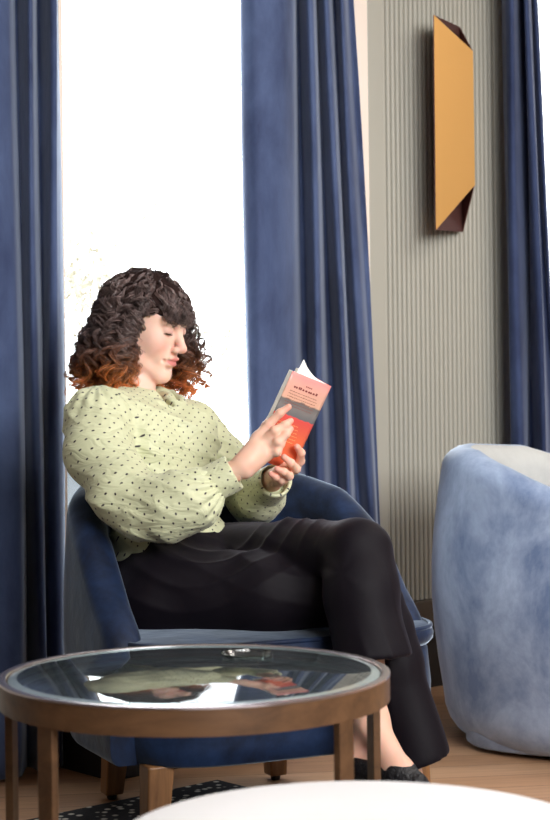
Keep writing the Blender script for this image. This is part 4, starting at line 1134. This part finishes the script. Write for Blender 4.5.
# ------------------------------------------------------------------ the book
def book():
    TL, TRc, BR, BL = P(296, 369, 3.455), P(334.5, 384.5, 3.53), P(292, 471, 3.545), P(256, 453, 3.47)
    t = empty('book', 'open paperback with pink and orange cover held in the woman\'s hands', 'book', BR)
    o0 = Vector(BR)
    ex = (TL-TRc); wd = ex.length; ex.normalize()      # from spine to fore edge
    ey = (TRc-BR); ht = ey.length; ey = (ey-ex*ey.dot(ex)).normalized(); n = ex.cross(ey)
    if n.y > 0: n = -n                                 # n points toward the viewer
    wd = 0.118; ht = 0.205
    inv_n = -n                                         # into the book
    def L(x, y, d): return ex*x+ey*y+inv_n*d
    def slab(mb, x0, x1, d0, d1, y0=0.0, y1=ht): return mb.hexa([L(x0, y0, d0), L(x1, y0, d0), L(x1, y1, d0), L(x0, y1, d0), L(x0, y0, d1), L(x1, y0, d1), L(x1, y1, d1), L(x0, y1, d1)])
    # procedural cover: bands across the height
    m, tt, b = nt('printed_cover'); lk = tt.links.new
    uv = N(tt, 'ShaderNodeUVMap', uv_map='cover'); sp = N(tt, 'ShaderNodeSeparateXYZ'); lk(uv.outputs['UV'], sp.inputs[0])
    nz = N(tt, 'ShaderNodeTexNoise', i_Scale=5.0, i_Detail=3.0); lk(uv.outputs['UV'], nz.inputs['Vector'])
    ad = N(tt, 'ShaderNodeMath', operation='MULTIPLY_ADD'); lk(nz.outputs['Fac'], ad.inputs[0]); ad.inputs[1].default_value = 0.06; lk(sp.outputs[1], ad.inputs[2])
    cr = N(tt, 'ShaderNodeValToRGB'); e = cr.color_ramp.elements; cr.color_ramp.interpolation = 'LINEAR'
    st = [(0.0, (216, 98, 64)), (.34, (222, 108, 72)), (.56, (218, 82, 78)), (.575, (228, 84, 84)), (.585, (104, 108, 112)), (.66, (126, 124, 124)), (.735, (112, 108, 108)), (.75, (222, 176, 152)), (.90, (226, 172, 156)), (1.0, (224, 140, 136))]
    e[0].position, e[0].color = st[0][0], (*srgb(*st[0][1]), 1); e[1].position, e[1].color = st[-1][0], (*srgb(*st[-1][1]), 1)
    for p_, c in st[1:-1]:
        q = e.new(p_); q.color = (*srgb(*c), 1)
    lk(ad.outputs[0], cr.inputs['Fac']); lk(cr.outputs['Color'], b.inputs['Base Color']); b.inputs['Roughness'].default_value = 0.35
    # back cover, slightly bowed
    def cover(name, side, parent):
        V = []; K = 16; J = 8
        for i in range(K+1):
            for j in range(J+1): 
                x = wd*i/K; y = ht*j/J; V.append(side(x, y))
        Fq = [(i*(J+1)+j, (i+1)*(J+1)+j, (i+1)*(J+1)+j+1, i*(J+1)+j+1) for i in range(K) for j in range(J)]
        o = obj(name, V, Fq, m, parent); u = o.data.uv_layers.new(name='cover')
        for li, l in enumerate(o.data.loops):
            k = l.vertex_index; u.data[li].uv = (k//(J+1)/K, (k % (J+1))/J)
        s_ = o.modifiers.new('thickness', 'SOLIDIFY'); s_.thickness = .0008; s_.offset = 0
        return o
    bow = lambda x: .003*math.sin(PI*x/wd)
    near = lambda x, y, d=0: L(x, y, -bow(x)+d)
    cv = cover('back_cover', lambda x, y: near(x, y), t)
    pm = plain('page_paper', srgb(250, 247, 242), 0.8)
    # near page block
    mb = MB(); K = 10
    for i in range(K):
        x0, x1 = wd*i/K*.985+.001, wd*(i+1)/K*.985+.001
        a = [near(x0, .001, .0008), near(x1, .001, .0008), near(x1, ht-.001, .0008), near(x0, ht-.001, .0008)]
        th0, th1 = .0135, .0135
        c = [near(x0, .001, th0), near(x1, .001, th1), near(x1, ht-.001, th1), near(x0, ht-.001, th0)]
        k0 = len(mb.v); mb.v += a+c
        mb.f += [(k0, k0+1, k0+2, k0+3), (k0+7, k0+6, k0+5, k0+4), (k0, k0+4, k0+5, k0+1), (k0+3, k0+2, k0+6, k0+7)]
        if i == 0: mb.f.append((k0, k0+3, k0+7, k0+4))
        if i == K-1: mb.f.append((k0+1, k0+5, k0+6, k0+2))
    mb.obj('page_block', pm, t)
    # far half, opened away about 75 degrees
    ca, sa_ = math.cos(R(93)), math.sin(R(93))
    far = lambda x, y, d=0: L(.002+x*ca+d*sa_*0-.0, y, .014+x*sa_+.0)+L(-d*sa_, 0, d*ca)
    cover('front_cover', lambda x, y: far(x, y), t)
    mb = MB(); mb.hexa([far(.0, .001, -.0008), far(wd*.98, .001, -.0008), far(wd*.98, ht-.001, -.0008), far(0, ht-.001, -.0008), far(.0, .001, -.009), far(wd*.98, .001, -.009), far(wd*.98, ht-.001, -.009), far(0, ht-.001, -.009)])
    mb.obj('page_block', pm, t)
    # spine
    obj('spine', [L(0, 0, 0), L(-.003, 0, .007), L(.002, 0, .014), L(0, ht, 0), L(-.003, ht, .007), L(.002, ht, .014)], [(0, 1, 4, 3), (1, 2, 5, 4)], m, t)
    # one page lifting and curling at the top
    V = []; K = 12
    for i in range(K+1):
        u = i/K; x = .006+.070*u; d = .010+.030*u**1.2
        lift = .030*u**2.2
        for j in range(9):
            v_ = j/8; V.append(L(x-.006*v_**4*u, ht*v_-.001+lift*v_**2, d+.004*math.sin(PI*u)))
    o = obj('loose_page', V, [(i*9+j, (i+1)*9+j, (i+1)*9+j+1, i*9+j+1) for i in range(K) for j in range(8)], pm, t)
    s_ = o.modifiers.new('thickness', 'SOLIDIFY'); s_.thickness = .0006
    # printed matter on the back cover: heading, blurb lines and bar code
    ink = plain('dark_red_ink', srgb(120, 34, 42), 0.5); ink2 = plain('brown_ink', srgb(140, 82, 72), 0.5); inkw = plain('white_print', srgb(235, 230, 225), 0.5); inky = plain('pale_orange_ink', srgb(250, 178, 120), 0.5)
    rr = random.Random(9)
    def line(mb, x0, x1, y, h, gap=.0012, wmin=.002, wmax=.007):
        x = x1                                       # text runs from the fore edge side to the spine
        while x > x0+wmin:
            w_ = min(rr.uniform(wmin, wmax), x-x0); k = max(1, int(w_/(h*.8))); cw = w_/k
            for i in range(k):
                xa = x-cw*i; hh = h*rr.choice((.7, .7, 1.0))
                a, b_ = xa-cw*.78, xa; q = [near(a, y, -.0007), near(b_, y, -.0007), near(b_, y+hh, -.0007), near(a, y+hh, -.0007)]
                mb.add(q+[p_+inv_n*-.00012 for p_ in q], [(4, 5, 6, 7), (0, 1, 5, 4), (1, 2, 6, 5), (2, 3, 7, 6), (3, 0, 4, 7)])
            x -= w_+gap
    a = MB(); line(a, .046, .068, ht-.022, .0035, .001, .003, .005); line(a, .022, .098, ht-.032, .0055, .002, .006, .012); a.obj('heading_print', ink, t)
    a = MB()
    for i in range(6): line(a, .016+rr.uniform(0, .006), .104, ht-.041-i*.0062, .0018)
    a.obj('blurb_print', ink2, t)
    a = MB()
    for i in range(6): line(a, .03+rr.uniform(0, .01), .098, ht*.46-i*.0075, .0018)
    a.obj('lower_blurb_print', inky, t)
    a = MB(); q = [near(.078, .042, -.0008), near(.098, .042, -.0008), near(.098, .070, -.0008), near(.078, .070, -.0008)]; a.hexa(q+[p_-inv_n*.0002 for p_ in q])
    bc = a.obj('bar_code_patch', inkw, t)
    a = MB(); y = .044
    while y < .066:
        h = rr.choice((.0005, .0009, .0013)); q = [near(.080, y, -.0011), near(.094, y, -.0011), near(.094, y+h, -.0011), near(.080, y+h, -.0011)]; a.hexa(q+[p_-inv_n*.0001 for p_ in q]); y += h+rr.choice((.0006, .001))
    a.obj('bar_code', M['blackmetal'], bc)
book()
